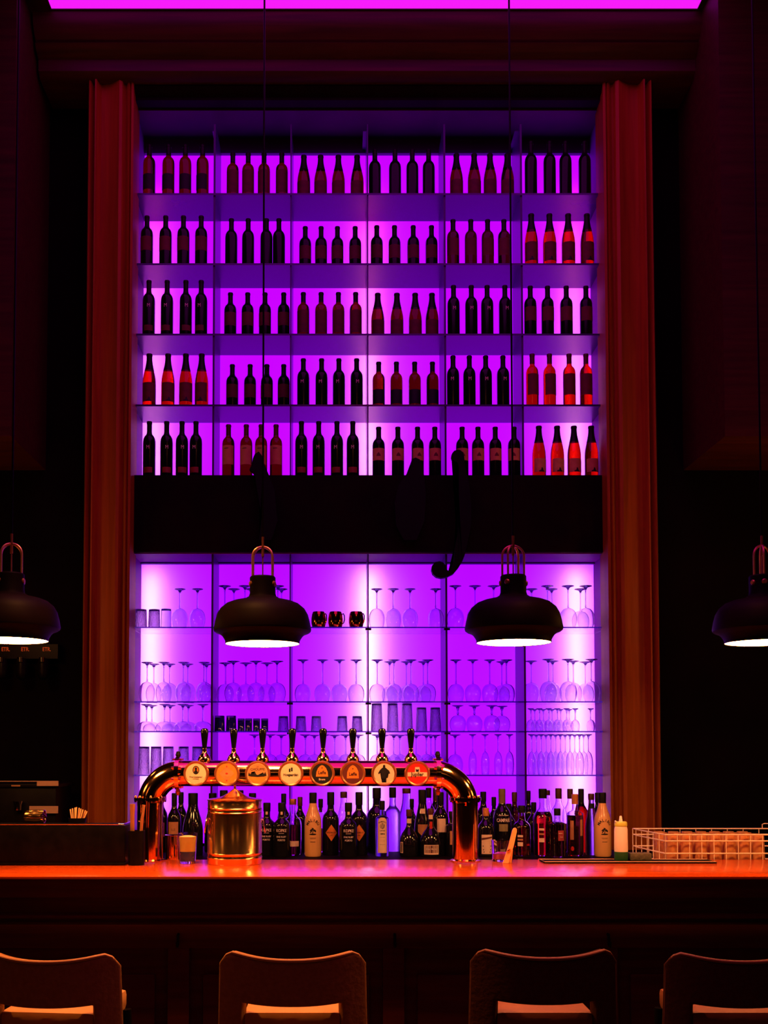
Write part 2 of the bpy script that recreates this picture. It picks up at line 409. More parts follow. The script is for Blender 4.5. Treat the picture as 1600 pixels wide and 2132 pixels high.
# moulded pilasters
def pilaster(x0, x1, flip):
    ys = [(0, 6.42), (0, 6.30), (.035, 6.28), (.07, 6.29), (.085, 6.32), (.11, 6.33), (.15, 6.30), (.17, 6.27), (.2, 6.27), (.23, 6.31), (.27, 6.33), (.45, 6.325),
          (.60, 6.30), (.70, 6.28), (.76, 6.29), (.78, 6.32), (.82, 6.33), (.86, 6.31), (.90, 6.30), (.93, 6.32), (.955, 6.30), (1, 6.31), (1, 6.50)]
    pts = []
    for t, y in ys:
        t2 = 1 - t if flip else t
        pts.append((x0 + (x1 - x0) * t2, y + .05))
    pts = [(p[0], p[1]) for p in pts]
    return profile_z('pilaster', W_PIL, pts, 0, ZCEIL - .31)
struct('trim_6', pilaster(PL0, PL1, False))
struct('trim_7', pilaster(PR0, PR1, True))
# wooden bulkheads high on both sides
zb = PZ(908, 5.9)
struct('trim_8', box('bulkhead', W_CORN, -4.6, PX(24, 5.9, 800), 5.9, 6.62, zb, ZCEIL))
struct('trim_9', box('bulkhead', W_CORN, PX(1509, 5.9, 800), 4.6, 5.9, 6.62, zb, ZCEIL))

# ------------------------------------------------------------------ the backlit case
PXS = [443, 605, 768, 932, 1095]
ACR_TOP = PZ(318, YB)
case = thing('display_case', 'tall black wooden display case with purple backlit panels behind the bar', 'display case', (0, YF, CNT_Z))
def cp(name, me, par=case): return put(name, me, par, (0, -YF, -CNT_Z))
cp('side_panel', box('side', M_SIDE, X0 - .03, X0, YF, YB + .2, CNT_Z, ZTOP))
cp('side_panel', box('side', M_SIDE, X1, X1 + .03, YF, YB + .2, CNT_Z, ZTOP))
cp('back_board', box('back', M_BLACK, X0 - .03, X1 + .03, YB + .2, YB + .22, CNT_Z, ZTOP))
cp('top_board', box('top', M_HEAD, X0, X1, YF + .01, YB + .2, ZTOP - .01, ZTOP - .0005))
cp('header_panel', box('header_panel', M_HEAD, X0, X1, YB - .01, YB + .01, ACR_TOP, ZTOP - .01))
cp('upper_light_panel', box('upl', M_ACRY_U, X0, X1, YB, YB + .004, ZROW[4], ACR_TOP))
cp('lower_light_panel', box('lol', M_ACRY_L, X0, X1, YB, YB + .004, CNT_Z, BEAM_B))
cp('light_rail', box('rail', M_PART, X0, X1, YB - .03, YB - .001, ACR_TOP - .02, ACR_TOP))
bb = cp('beam', box('beam', W_DARK, X0, X1, YF - .02, YB + .1, BEAM_B, ZROW[4]))
cp('beam_soffit', box('soffit', M_SIDE, X0 + .001, X1 - .001, YF, YB - .001, BEAM_B - .006, BEAM_B))
cp('soffit_rail', box('srail', M_PART, X0, X1, YB - .04, YB - .001, PZ(1176, YB), BEAM_B - .006))
XP = [PX(p, YF, 1300) for p in PXS]
for i, x in enumerate(XP):
    th = .006 if i in (1, 2) else .010
    ztp = PZ(253 if i in (0, 2, 4) else 300, YF)
    cp('partition', box('part_u', M_PART, x - th, x + th * .2, YF + .012, YB - .002, ZROW[4], ACR_TOP))
    cp('partition', box('part_l', M_PART, x - th, x + th * .2, YF + .012, YB - .002, CNT_Z, BEAM_B - .007))
    if i in (0, 2, 4):
        cp('upright_bracket', box('brk', M_PART, x - .028, x + .002, YF + .09, YF + .33, ACR_TOP, ZTOP - .09))
for i, z in enumerate(ZROW[:4]):
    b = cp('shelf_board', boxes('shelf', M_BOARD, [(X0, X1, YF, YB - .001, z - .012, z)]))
for i, z in enumerate(ZGL):
    o = cp('glass_shelf', box('gshelf', M_PANE, X0 + .001, X1 - .001, YF, YB - .003, z - .008, z))
    for j, x in enumerate(XP):
        if j in (1, 2, 3): put('shelf_clip', box('clip', M_PLAST, x - .02, x + .016, YF - .002, YF + .012, z - .020, z - .0085), o)
# black script sign fixed across the beam
sign = thing('script_sign', 'black cut-out script lettering sign fixed across the dark beam', 'sign', (0, YF - .06, BEAM_B))
YS = YF - .05
def trace(pts, ox, oy, k):
    return [P(ox + x * k, oy + y * k, YS) for x, y in pts]
def sput(name, pts, y0=-.02, y1=.0295):
    bm = bmesh.new(); a_prism(bm, pts, YS + y0, YS + y1); me = finish(bm, name, M_BLACK, smooth=False)
    return put(name, me, sign, (0, -(YF - .06), -BEAM_B))
K7 = 340 / 1576.
tail = [(430, 1000), (405, 1100), (400, 1165), (395, 1250), (375, 1310), (345, 1345), (325, 1330), (315, 1290), (290, 1262), (255, 1250), (215, 1258), (185, 1290), (178, 1330),
        (190, 1370), (225, 1400), (270, 1410), (330, 1400), (390, 1370), (440, 1310), (475, 1250), (495, 1200), (505, 1165), (520, 1090), (540, 1000)]
up = [(560, 900), (560, 700), (540, 500), (520, 420), (500, 330), (492, 270), (492, 235), (480, 200), (455, 180), (425, 176), (395, 188), (376, 212), (372, 240), (380, 268), (400, 288), (425, 296), (440, 340), (430, 420),
      (440, 700), (435, 900)]
sput('tail_letter', trace(tail + up, 860, 900, K7))
K3 = 520 / 1600.
left = [(800, 1290), (815, 1260), (822, 1220), (835, 1190), (860, 1175), (880, 1200), (890, 1240), (905, 1280), (925, 1325), (960, 1420), (980, 1620), (940, 1740), (860, 1740), (880, 1600), (850, 1420), (835, 1325), (820, 1305)]
sput('peaked_letter', trace(left, 260, 560, K3))
mid = [(300, 1222), (325, 1214), (350, 1225), (368, 1260), (378, 1325), (390, 1450), (380, 1620), (330, 1740), (250, 1740), (200, 1650), (190, 1500), (215, 1390), (262, 1325), (285, 1290), (295, 1260)]
sput('curved_letter', trace(mid, 760, 560, K3))

# ------------------------------------------------------------------ wine bottles on the upper shelves
BORD = [(0, 0), (.9, 0), (.985, .008), (1, .025), (1, .60), (.985, .65), (.93, .69), (.80, .725), (.60, .752), (.46, .772), (.395, .80), (.38, .83), (.38, .955), (.42, .96), (.42, .985), (.38, 1), (0, 1)]
BURG = [(0, 0), (.9, 0), (.985, .008), (1, .025), (1, .42), (.98, .48), (.93, .54), (.83, .61), (.70, .68), (.57, .75), (.47, .82), (.42, .88), (.40, .955), (.44, .96), (.44, .985), (.40, 1), (0, 1)]
def prof_r(prof, t):
    for (r0, z0), (r1, z1) in zip(prof, prof[1:]):
        if z0 <= t <= z1 and z1 > z0: return r0 + (r1 - r0) * (t - z0) / (z1 - z0)
    return prof[-2][0]
def body_and_cap(kind, H, R, capfrac, bmat, cmat):
    prof = {'bord': BORD, 'burg': BURG}[kind]
    body = lathe('bottle_body', bmat, [(r * R, z * H) for r, z in prof], 28)
    cp_ = [(0, capfrac * H)] + [(prof_r(prof, capfrac) * R + .0008, capfrac * H)]
    for r, z in prof:
        if z > capfrac and r > 0: cp_.append((r * R + .0008, z * H + (.0008 if z >= 1 else 0)))
    cp_.append((0, H + .0008))
    cap = lathe('capsule', cmat, cp_, 24)
    return body, cap
ORD = ['first', 'second', 'third', 'fourth']
BAY = ['first', 'second', 'third', 'fourth', 'fifth', 'sixth']
SHF = ['top', 'second', 'third', 'fourth', 'lowest']
# kind, glass, capsule fraction, capsule, label (mat, width share, z centre share, height share) , letter M, words
ST = {
 'blk':  ('bord', M_WINE, .74, M_CAP, None, 0, 'plain black wine bottle'),
 'amb':  ('bord', M_WBRN, .80, M_CAP, (M_LBK, .25, .30), 0, 'brown wine bottle with dark foot'),
 'ambl': ('bord', M_WBRN, .80, M_CAP, (M_LDK, .36, .48), 0, 'brown wine bottle with rusty label'),
 'drk':  ('bord', M_WINE, .76, M_CAP, (M_LDK, .42, .28), 0, 'black wine bottle with dark red label'),
 'drk2': ('bord', M_WDRK, .76, M_CAP, (M_LDK, .40, .36), 0, 'near-black wine bottle with rusty label'),
 'bg':   ('burg', M_WBRN, .68, M_CAP, (M_LDK, .24, .34), 0, 'sloping-shouldered brown wine bottle'),
 'bgr':  ('burg', M_WRED, .68, M_CAP, (M_LDK, .25, .36), 1, 'sloping-shouldered red wine bottle'),
 'M':    ('bord', M_WINE, .74, M_CAP, None, 2, 'black wine bottle marked M'),
 'Mr':   ('bord', M_WINE, .74, M_CAP, None, 3, 'black wine bottle marked M, reddish foot'),
 'clr':  ('bord', M_WRED, .82, M_CAPR, (M_LDK, .40, .40), 0, 'red wine bottle with rusty label'),
 'tan':  ('bord', M_WBRN, .80, M_CAPR, (M_LOR, .41, .36), 4, 'brown wine bottle with tan label'),
 'ltn':  ('bord', M_WINE, .74, M_CAP, (M_LOR, .42, .26), 5, 'black wine bottle with tan label'),
 'bgt':  ('burg', M_WRED, .68, M_CAP, (M_LOR, .22, .26), 1, 'sloping red wine bottle with tan label'),
}
LROW5 = M_LOR
ROWS = [
 [('amb', [311, 351, 386, 422], 303), ('ambl', [485, 517, 550, 587], 320), ('bg', [633, 668, 705, 744], 325), ('blk', [781, 823, 859, 893], 313), ('bg', [951, 988, 1021, 1057], 322), ('blk', [1106, 1145, 1178, 1218], 294)],
 [('drk', [306, 345, 382, 419], 451), ('blk', [482, 517, 555, 581], 457), ('drk', [636, 669, 703, 740], 473), ('drk', [785, 822, 861, 899], 471), ('drk2', [944, 981, 1016, 1050], 459), ('bgr', [1107, 1145, 1184, 1223], 447)],
 [('Mr', [310, 348, 387, 419], 585), ('drk', [480, 516, 552, 591], 611), ('ambl', [632, 669, 705, 741], 610), ('bg', [787, 827, 865, 900], 612), ('M', [945, 982, 1015, 1052], 596), ('drk', [1105, 1141, 1180, 1221], 597)],
 [('bgr', [311, 350, 387, 420], 738), ('drk', [484, 521, 556, 591], 760), ('M', [632, 670, 706, 743], 748), ('amb', [789, 826, 864, 901], 755), ('M', [944, 978, 1012, 1048], 742), ('clr', [1109, 1145, 1186, 1221], 738)],
 [('Mr', [311, 347, 379, 408], 878), ('tan', [476, 513, 544, 575], 885), ('Mr', [628, 664, 702, 735], 875), ('ltn', [789, 829, 870, 906], 890), ('ltn', [963, 996, 1032, 1071], 890), ('bgt', [1123, 1161, 1196, 1232], 888)],
]
for ri, row in enumerate(ROWS):
    zs = ZROW[ri]
    for bi, (st, xs, top) in enumerate(row):
        kind, gm, cf, cm, lab, mark, words = ST[st]
        R = .0385 if kind == 'bord' else .0415
        # how far back the bottles stand follows from where their tops show
        H = .302 if kind == 'bord' else .300
        if st in ('blk', 'M', 'Mr'): H = .32
        best = None
        for k in range(60):
            Y = YF + .048 + k * .004
            e = abs(py_of(Y, zs + H) - top)
            if best is None or e < best[0]: best = (e, Y)
        Y = min(best[1], YF + .26)
        if best[0] > 1.0 or ri == 4:
            if ri == 4: Y = YF + .05
            H = max(.25, min(.35, PZ(top, Y) - zs))
        body, cap = body_and_cap(kind, H, R, cf, gm, cm)
        lm = None
        if lab:
            m2, zc_, lh = lab
            if ri == 4 and st in ('ltn',): zc_, lh = .44, .24
            lm = patch('paper_label', m2, R * 2.3, lh * H, R + .0008, zc_ * H)
        mk = None
        if mark in (2, 3): mk = decal('letter_mark', M_INKW, [('t', 'M', .032, 0, .52 * H, 0.0, .85)], on_cyl(R + .0009))
        elif mark == 1: mk = decal('castle_mark', M_INKB, [('p', [(-.016, 0), (.016, 0), (.016, .008), (.008, .012), (.006, .026), (-.002, .026), (-.004, .012), (-.016, .008)])], on_cyl(R + .0013, 0, (lab[1] - lab[2] / 2) * H))
        elif mark == 4: mk = decal('printed_lines', M_INKB, [('p', rect(-.004, .020, .028, .004))], on_cyl(R + .0013, 0, lab[1] * H + .02))
        elif mark == 5: mk = decal('hill_mark', M_LDK, [('p', [(-.014, -.012), (.014, -.012), (.010, 0), (0, .012), (-.009, .002)])], on_cyl(R + .0013, 0, .44 * H))
        foot = None
        if mark == 3: foot = patch('red_band', M_LDK if ri != 4 else mat('wine_red_band', (.22, .012, .008), .5, noise=(.28, .016, .01), nscale=20), R * 1.5, .10 * H, R + .0008, .12 * H)
        for k, px in enumerate(xs):
            x = PX(px, Y, 0.5 * (top + py_of(Y, zs)))
            g = '%s bay of the %s bottle shelf' % (BAY[bi], SHF[ri])
            b = thing('wine_bottle', '%s, %s in the %s bay, %s bottle shelf' % (words, ORD[k], BAY[bi], SHF[ri]), 'wine bottle', (x, Y, zs + .0005), 'wine bottles in the ' + g, random.uniform(-.25, .25))
            put('bottle_body', body, b); put('capsule', cap, b)
            if lm: put('paper_label', lm, b)
            if mk: put('printed_mark', mk, b)
            if foot: put('foot_band', foot, b)

# ------------------------------------------------------------------ glassware
def goblet(H, rb, bh, rr, rf, wall=.0014, m=M_GLASS, rs=.0035, belly=.45, name='goblet'):
    """upside-down stemmed glass: rim at z 0, foot at z H"""
    out = [(0, H), (rf * .96, H), (rf, H - .0015), (rf * .9, H - .004), (rf * .35, H - .010), (rs * 1.6, H - .020), (rs, H - .035), (rs, bh + .02), (rs * 1.5, bh + .006)]
    N = 12; bowl = []
    for i in range(N + 1):
        t = 1 - i / N                       # 1 at apex, 0 at rim
        if t > belly: r = rb * math.sqrt(max(0, 1 - ((t - belly) / (1 - belly)) ** 2.2))
        else: r = rr + (rb - rr) * math.sin(t / belly * PI / 2)
        bowl.append((max(r, .0035), t * bh))
    outer = [p for p in bowl]
    inner = [(max(r - wall, .0005), z if z == 0 else z - wall * 1.2) for r, z in bowl][::-1]
    inner[0] = (inner[0][0], .0)
    prof = out + outer + inner[0:] + [(0, bh - wall * 2.2)]
    return lathe(name, m, prof, 28)
def tumbler(H, rt, rb, wall=.003, m=M_GLASS, name='tumbler', flip=True):
    """open beaker; flipped it stands on its rim"""
    pr = [(0, H), (rb * .97, H), (rb, H - .002), (rt, .0), (rt - wall, .0), (rb - wall, H - .012), (0, H - .012)]
    if not flip: pr = [(r, H - z) for r, z in pr]
    return lathe(name, m, pr, 32)
G_WINE = goblet(.243, .049, .125, .038, .036)
G_WINE2 = goblet(.262, .053, .128, .040, .039)
G_BAL = goblet(.258, .050, .112, .040, .037, m=M_GLASS)
G_KNOB = goblet(.250, .054, .120, .043, .041)
G_COUPE = goblet(.165, .055, .062, .050, .036, belly=.3)
G_FLUTE = goblet(.245, .026, .14, .021, .024, rs=.003)
G_CORD = goblet(.140, .026, .072, .022, .020, rs=.003)
G_SHORT = goblet(.158, .050, .10, .041, .037, rs=.005)
T_CUT = tumbler(.115, .038, .034, m=M_CRYST)
T_CLR = tumbler(.118, .031, .031)
T_SHORT = tumbler(.092, .034, .029, m=M_CRYST)
T_TALL = tumbler(.170, .037, .031, m=M_CRYST)
T_TALL2 = tumbler(.145, .036, .030, m=M_CRYST)
T_SMK = tumbler(.095, .033, .030, m=M_SMOKE)
T_SMK2 = tumbler(.078, .022, .022, m=M_SMOKE)
T_BEER = tumbler(.170, .036, .032, m=M_CRYST)
T_FOOT = tumbler(.112, .017, .022, m=M_GLASS)
GSH = ['top', 'second', 'third', 'lowest']
cnt = {}
SPOT = {}
def bay_of(px):
    for i, b in enumerate(PXS):
        if px < b: return i
    return 5
ORDN = ['first', 'second', 'third', 'fourth', 'fifth', 'sixth', 'seventh', 'eighth', 'ninth', 'tenth', 'eleventh', 'twelfth', 'thirteenth', 'fourteenth', 'fifteenth']
def glasses(si, px_list, me, name, desc, cat, Y=YF + .085, y2=None, lean=0):
    R_ = max(math.hypot(v.co.x, v.co.y) for v in me.vertices) + .0008
    for px, back in [(p, 0) for p in px_list] + [(p, 1) for p in (y2 or [])]:
        bi = bay_of(px); key = (si, bi, desc, back); cnt[key] = cnt.get(key, 0) + 1
        yy = Y + (.125 if back else 0)
        lo = (X0 if bi == 0 else XP[bi - 1] + .003) + R_; hi = (X1 if bi == 5 else XP[bi] - .011) - R_
        best = None
        for q in range(-12, 45):
            for dxx in (0, .004, -.004, .008, -.008, .013, -.013, .02, -.02):
                y_ = yy + q * .004
                if y_ < YF + R_ * .6 or y_ > YB - .005 - R_: continue
                x_ = min(max(PX(px, y_, py_of(y_, ZGL[si])) + dxx, lo), hi)
                c = sum(max(0, R_ + r2 - math.hypot(x_ - x2, y_ - y2_)) for x2, y2_, r2 in SPOT.get(si, []))
                c = c * 50 + abs(q) * .004 + abs(dxx) * 1.5
                if best is None or c < best[0]: best = (c, x_, y_)
        _, x_, yy = best
        SPOT.setdefault(si, []).append((x_, yy, R_))
        o = put(name, me, None, (x_, yy, ZGL[si] + .0006), (0, 0, random.uniform(0, 3)))
        tag(o, '%s, %s in %s row, %s bay, %s glass shelf' % (desc, ORDN[cnt[key] - 1], 'back' if back else 'front', BAY[bi], GSH[si]), cat,
            '%s on the %s glass shelf' % (desc, GSH[si]))
WG = 'wine_glass'
# top glass shelf
glasses(0, [294, 320], T_CUT, 'tumbler', 'dark cut-glass tumbler', 'glass')
glasses(0, [346], T_CLR, 'tumbler', 'plain clear tumbler', 'glass')
glasses(0, [373, 411], G_WINE, WG, 'upturned wine glass', 'wine glass')
glasses(0, [468, 510], G_WINE2, WG, 'upturned wine glass', 'wine glass', y2=[487, 520])
glasses(0, [579], G_WINE2, WG, 'upturned wine glass', 'wine glass', y2=[590])
glasses(0, [784, 815, 850, 908], G_WINE, WG, 'upturned wine glass', 'wine glass')
glasses(0, [949, 990, 1029], G_WINE2, WG, 'upturned wine glass', 'wine glass')
glasses(0, [1141, 1184, 1221], G_WINE2, WG, 'upturned wine glass', 'wine glass', y2=[1108, 1150, 1210])
# second
glasses(1, [306, 341, 382, 427], G_WINE, WG, 'upturned wine glass', 'wine glass', y2=[320, 352, 391, 434])
glasses(1, [486, 533, 577], G_KNOB, WG, 'upturned wine glass', 'wine glass', y2=[469, 512, 556])
glasses(1, [631, 672, 706, 742], G_BAL, WG, 'upturned wine glass', 'wine glass')
glasses(1, [786, 821, 855, 890], G_BAL, WG, 'upturned wine glass', 'wine glass', y2=[812, 847, 878])
glasses(1, [950, 984, 1018, 1053], G_BAL, WG, 'upturned wine glass', 'wine glass', y2=[1046])
glasses(1, [1143, 1184, 1233], G_WINE2, WG, 'upturned wine glass', 'wine glass', y2=[1107, 1152, 1195, 1216])
# third
glasses(2, [305, 340, 378, 423], G_COUPE, WG, 'upturned wide-bowled glass', 'cocktail glass', y2=[316, 350, 388])
glasses(2, [452, 479], T_SMK, 'tumbler', 'smoked tumbler', 'glass')
glasses(2, [498, 511, 530, 547], T_SMK2, 'tumbler', 'small smoked tumbler', 'glass')
glasses(2, [591, 627, 659, 713, 744], T_SHORT, 'tumbler', 'cut-glass tumbler', 'glass')
glasses(2, [785, 818, 848], T_TALL, 'tumbler', 'tall ribbed tumbler', 'glass')
glasses(2, [878, 907], T_TALL2, 'tumbler', 'medium ribbed tumbler', 'glass')
glasses(2, [954, 984, 1018, 1046], G_SHORT, WG, 'upturned short-stemmed glass', 'wine glass')
glasses(2, [1106, 1124, 1142, 1160, 1178, 1196], G_CORD, 'liqueur_glass', 'upturned liqueur glass', 'liqueur glass', y2=[1114, 1132, 1150, 1168, 1186])
glasses(2, [1231], G_CORD, 'liqueur_glass', 'upturned liqueur glass apart from the others', 'liqueur glass')
# lowest
glasses(3, [300, 325, 349, 382, 411, 432], T_BEER, 'tumbler', 'tall ribbed beer tumbler', 'glass')
glasses(3, [530, 556, 592], G_WINE, WG, 'upturned wine glass', 'wine glass')
glasses(3, [636, 676, 720, 752], G_WINE, WG, 'upturned wine glass', 'wine glass', y2=[655, 697, 738])
glasses(3, [786, 818, 850, 882, 911], G_WINE, WG, 'upturned wine glass', 'wine glass', y2=[800, 832, 866, 898])
glasses(3, [944], G_WINE, WG, 'upturned wine glass', 'wine glass')
glasses(3, [985, 1011, 1038, 1062], G_FLUTE, 'champagne_flute', 'upturned flute', 'champagne flute', Y=YF + .09)
glasses(3, [1108, 1128, 1148, 1168, 1188, 1208, 1224], G_FLUTE, 'champagne_flute', 'upturned flute', 'champagne flute', y2=[1118, 1138, 1158, 1178, 1198, 1214])
# three copper mugs
MUGB = lathe('mug', mat('dark_copper_mug', (.55, .16, .05), .12, metal=1, noise=(.6, .19, .06), nscale=8), [(0, 0), (.036, 0), (.041, .006), (.046, .03), (.046, .055), (.042, .082), (.036, .098), (.034, .096), (.040, .08), (.043, .05), (.034, .006), (0, .006)], 36)
MUGH = tube('mug_handle', mat('dark_copper_mug', (0, 0, 0)), [(.043, 0, .078), (.058, 0, .083), (.066, 0, .070), (.067, 0, .045), (.060, 0, .026), (.044, 0, .018)], .0035, 8)
for k, px in enumerate((664, 699, 742)):
    t = thing('copper_mug', 'dark copper mug with a curved handle, %s of three on the top glass shelf' % ['leftmost', 'middle', 'rightmost'][k], 'mug', (PX(px, YF + .06, 1300), YF + .06, ZGL[0] + .0006), 'copper mugs', [-.75, -.6, -.75][k])
    put('mug_body', MUGB, t); put('handle', MUGH, t)

# ------------------------------------------------------------------ back counter and its bottles
bc = thing('back_counter', 'dark wooden back counter carrying the spirit bottles below the case', 'counter', (0, CNT_F, 0))
put('counter_top', box('bctop', W_DARK, -4.5, 4.5, 0, .91, CNT_Z - .04, CNT_Z, .004), bc)
put('counter_front', box('bcf', W_DARK, -4.5, 4.5, .03, .90, .0, CNT_Z - .0405), bc)
SP = {
 'round': [(0, 0), (.93, 0), (1, .015), (1, .55), (.97, .60), (.86, .66), (.62, .71), (.44, .75), (.36, .80), (.34, .86), (.34, 1)],
 'square': [(0, 0), (.95, 0), (1, .015), (1, .66), (.97, .69), (.75, .715), (.42, .735), (.36, .76), (.35, 1)],
 'malibu': [(0, 0), (.90, 0), (1, .03), (1, .52), (.96, .59), (.82, .66), (.62, .73), (.48, .80), (.42, .86), (.40, 1)],
 'squat': [(0, 0), (.9, 0), (1, .03), (1, .30), (.93, .40), (.72, .50), (.45, .58), (.30, .64), (.26, .70), (.25, 1)],
 'champ': [(0, 0), (.93, 0), (1, .015), (1, .40), (.96, .48), (.85, .57), (.68, .66), (.52, .76), (.46, .84), (.44, 1)],
 'apoth': [(0, 0), (.95, 0), (1, .015), (1, .53), (.98, .58), (.88, .63), (.66, .67), (.46, .70), (.40, .73), (.38, .76), (.38, 1)],
 'slim': [(0, 0), (.93, 0), (1, .015), (1, .45), (.9, .55), (.7, .66), (.52, .76), (.44, .84), (.42, 1)],
}
FL = on_flat
SPSPOT = []
def spirit(px, top, wpx, shape, Y, bm_, cap, words, capf=.86, liquid=None, fill=.6, labels=(), extra=None, name='spirit_bottle', neckmat=None):
    best = None
    for q in range(-40, 90):
        y_ = Y + q * .004
        if y_ < 5.84 or y_ > 6.68: continue
        r_ = wpx / (F / y_) / 2 + .001; x_ = PX(px, y_, 1700)
        c = sum(max(0, r_ + r2 - math.hypot(x_ - x2, y_ - y2_)) for x2, y2_, r2 in SPSPOT) * 60 + abs(q) * .004
        if best is None or c < best[0]: best = (c, y_)
    Y = best[1]
    R = wpx / (F / Y) / 2
    SPSPOT.append((PX(px, Y, 1700), Y, R))
    H = PZ(top, Y) - CNT_Z
    prof = SP[shape]
    x = PX(px, Y, 1700)
    t = thing(name, words, 'bottle', (x, Y, CNT_Z + .0006), 'spirit bottles on the back counter')
    if liquid:
        # hollow clear bottle with its liquid inside
        po = [(r * R, z * H) for r, z in prof]
        pin = [(max(r * R - .0022, 0), max(z * H, .005)) for r, z in prof if r > 0][::-1]
        put('bottle_body', lathe('bottle_body', bm_, po + pin + [(0, .005)], 28), t)
        pl = [(0, .0054)] + [(r * R - .0026, max(z * H, .0054)) for r, z in prof if r > 0 and z < fill] + [(prof_r(prof, fill) * R - .0026, fill * H), (0, fill * H)]
        put('liquid', lathe('liquid', LIQ[liquid], pl, 28), t)
    else:
        put('bottle_body', lathe('bottle_body', bm_, [(r * R, z * H) for r, z in prof] + [(0, H)], 28), t)
    rc = prof[-1][0] * R + .002
    put('cap', lathe('cap', cap, [(0, capf * H), (rc, capf * H), (rc + .0005, H * .99), (rc - .001, H + .0015), (0, H + .0015)], 24), t)
    for L in labels:
        m_, w_, h_, zc_ = L[:4]; xo = L[4] if len(L) > 4 else 0
        rr = prof_r(prof, min(.99, zc_)) * R
        put('paper_label', patch('paper_label', m_, w_, h_, rr + .0012, zc_ * H, xo), t)
    if extra:
        for nme, m_, items, zc_ in extra:
            rr = prof_r(prof, min(.99, zc_)) * R
            put(nme, decal(nme, m_, items, on_cyl(rr + .0017, 0, zc_ * H)), t)
    return t
FR = 6.00; BK = 6.22; BK2 = 6.38
DG = mat('dark_spirit_glass', (.006, .005, .007), .08, coat=.5, noise=(.009, .007, .009), nscale=4)
M_NKR = M_CAPR
# --- back rows first (their shoulders and necks show between the front ones)
BACKS = [
 (336, 1650, 27, 'round', BK, DG, M_CAP, 'dark wine bottle close beside the left tap column', .82, [(mat('plum_label', (.3, .03, .12), .6, noise=(.34, .04, .14), nscale=20), .05, .08, .38)]),
 (377, 1650, 27, 'round', BK, DG, M_CAP, 'dark wine bottle behind the tan-labelled wine bottle', .82, []),
 (443, 1652, 34, 'champ', BK, DG, M_CAP, 'dark bottle half hidden behind the left edge of the copper bucket', .84, []),
 (466, 1646, 34, 'champ', BK, DG, M_CAP, 'dark bottle behind the bucket lid, left of its knob', .84, []),
 (499, 1646, 34, 'champ', BK, DG, M_CAP, 'dark bottle behind the bucket lid, right of its knob', .84, []),
 (526, 1652, 40, 'round', BK, DG, M_CAP, 'dark wide-capped bottle behind the right of the bucket lid', .84, []),
 (591, 1653, 27, 'round', BK, DG, M_CAP, 'tall dark bottle behind the second port bottle', .82, []),
 (625, 1660, 26, 'round', BK, DG, M_CAPR, 'dark bottle between brown liquor decanter and white palm bottle', .84, []),
 (668, 1664, 24, 'round', BK, M_BOTC, M_CAP, 'clear bottle just right of the white palm bottle', .84, [(M_LBK, .02, .03, .8)]),
 (716, 1649, 30, 'slim', BK, M_BOTC, M_CAPR, 'clear bottle with small red cap between the two diamond bottles', .90, []),
 (785, 1641, 42, 'apoth', BK, DG, M_CAP, 'broad dark bottle behind the long-labelled gin bottle', .84, []),
 (818, 1640, 34, 'apoth', BK, M_FRBL, M_CAP, 'frosted violet bottle right of the long-labelled gin bottle', .84, []),
 (847, 1642, 36, 'champ', BK2, M_FRBL, M_CAPR, 'pale blue bottle with sloping shoulders behind the orange-collared squat bottle', .92, []),
 (858, 1664, 22, 'round', BK, DG, M_CAP, 'slim dark bottle in front of the pale blue one', .84, []),
 (893, 1641, 30, 'round', BK2, M_BOTC, M_CAP, 'clear bottle with dark cap behind the oval-labelled bottle', .84, []),
 (907, 1640, 26, 'round', BK2, DG, M_CAPR, 'dark red-necked bottle behind the cream-labelled bottle', .70, []),
 (1007, 1649, 32, 'round', BK, DG, M_CAP, 'dark bottle just right of the right tap column', .84, []),
 (1029, 1660, 24, 'round', BK, DG, M_CAP, 'small dark bottle behind the wooden peg, left of the lettered bottle', .84, []),
 (1060, 1674, 30, 'round', BK, DG, M_CAP, 'low dark bottle with a rounded cap right of the lettered bottle', .80, []),
 (1072, 1650, 28, 'round', BK, M_WDRK, M_CAPR, 'dark bottle with a red neck above the wooden peg', .84, []),
 (1101, 1647, 24, 'round', BK2, DG, M_CAP, 'thin dark bottle between the two red liqueur bottles', .84, []),
 (1112, 1671, 28, 'round', BK, DG, M_CAP, 'lower dark bottle between the two red liqueur bottles', .84, []),
 (1140, 1646, 26, 'slim', BK2, M_BOTC, M_CAPR, 'clear bottle with a red stopper behind the right red liqueur', .92, []),
 (1164, 1642, 34, 'round', BK, M_BOTC, M_CAPR, 'clear bottle with a tall maroon cap behind the squarish brown bottle', .84, []),
 (1188, 1643, 30, 'round', BK2, M_BOTC, M_CAPR, 'clear bottle with maroon cap left of the red-shouldered bottle', .84, []),
 (1211, 1643, 30, 'round', BK, M_WRED, M_CAP, 'red-shouldered bottle with long black neck', .72, []),
 (1245, 1651, 26, 'round', BK, DG, M_CAP, 'dark bottle behind the right-hand white palm bottle', .84, []),
]
for px, top, wd, sh, Y, bm_, cm_, words, cf, labs in BACKS:
    if bm_ in (M_BOTC,): spirit(px, top, wd, sh, Y, bm_, cm_, words, cf, liquid='brown', fill=.45, labels=labs)
    else: spirit(px, top, wd, sh, Y, bm_, cm_, words, cf, labels=labs)
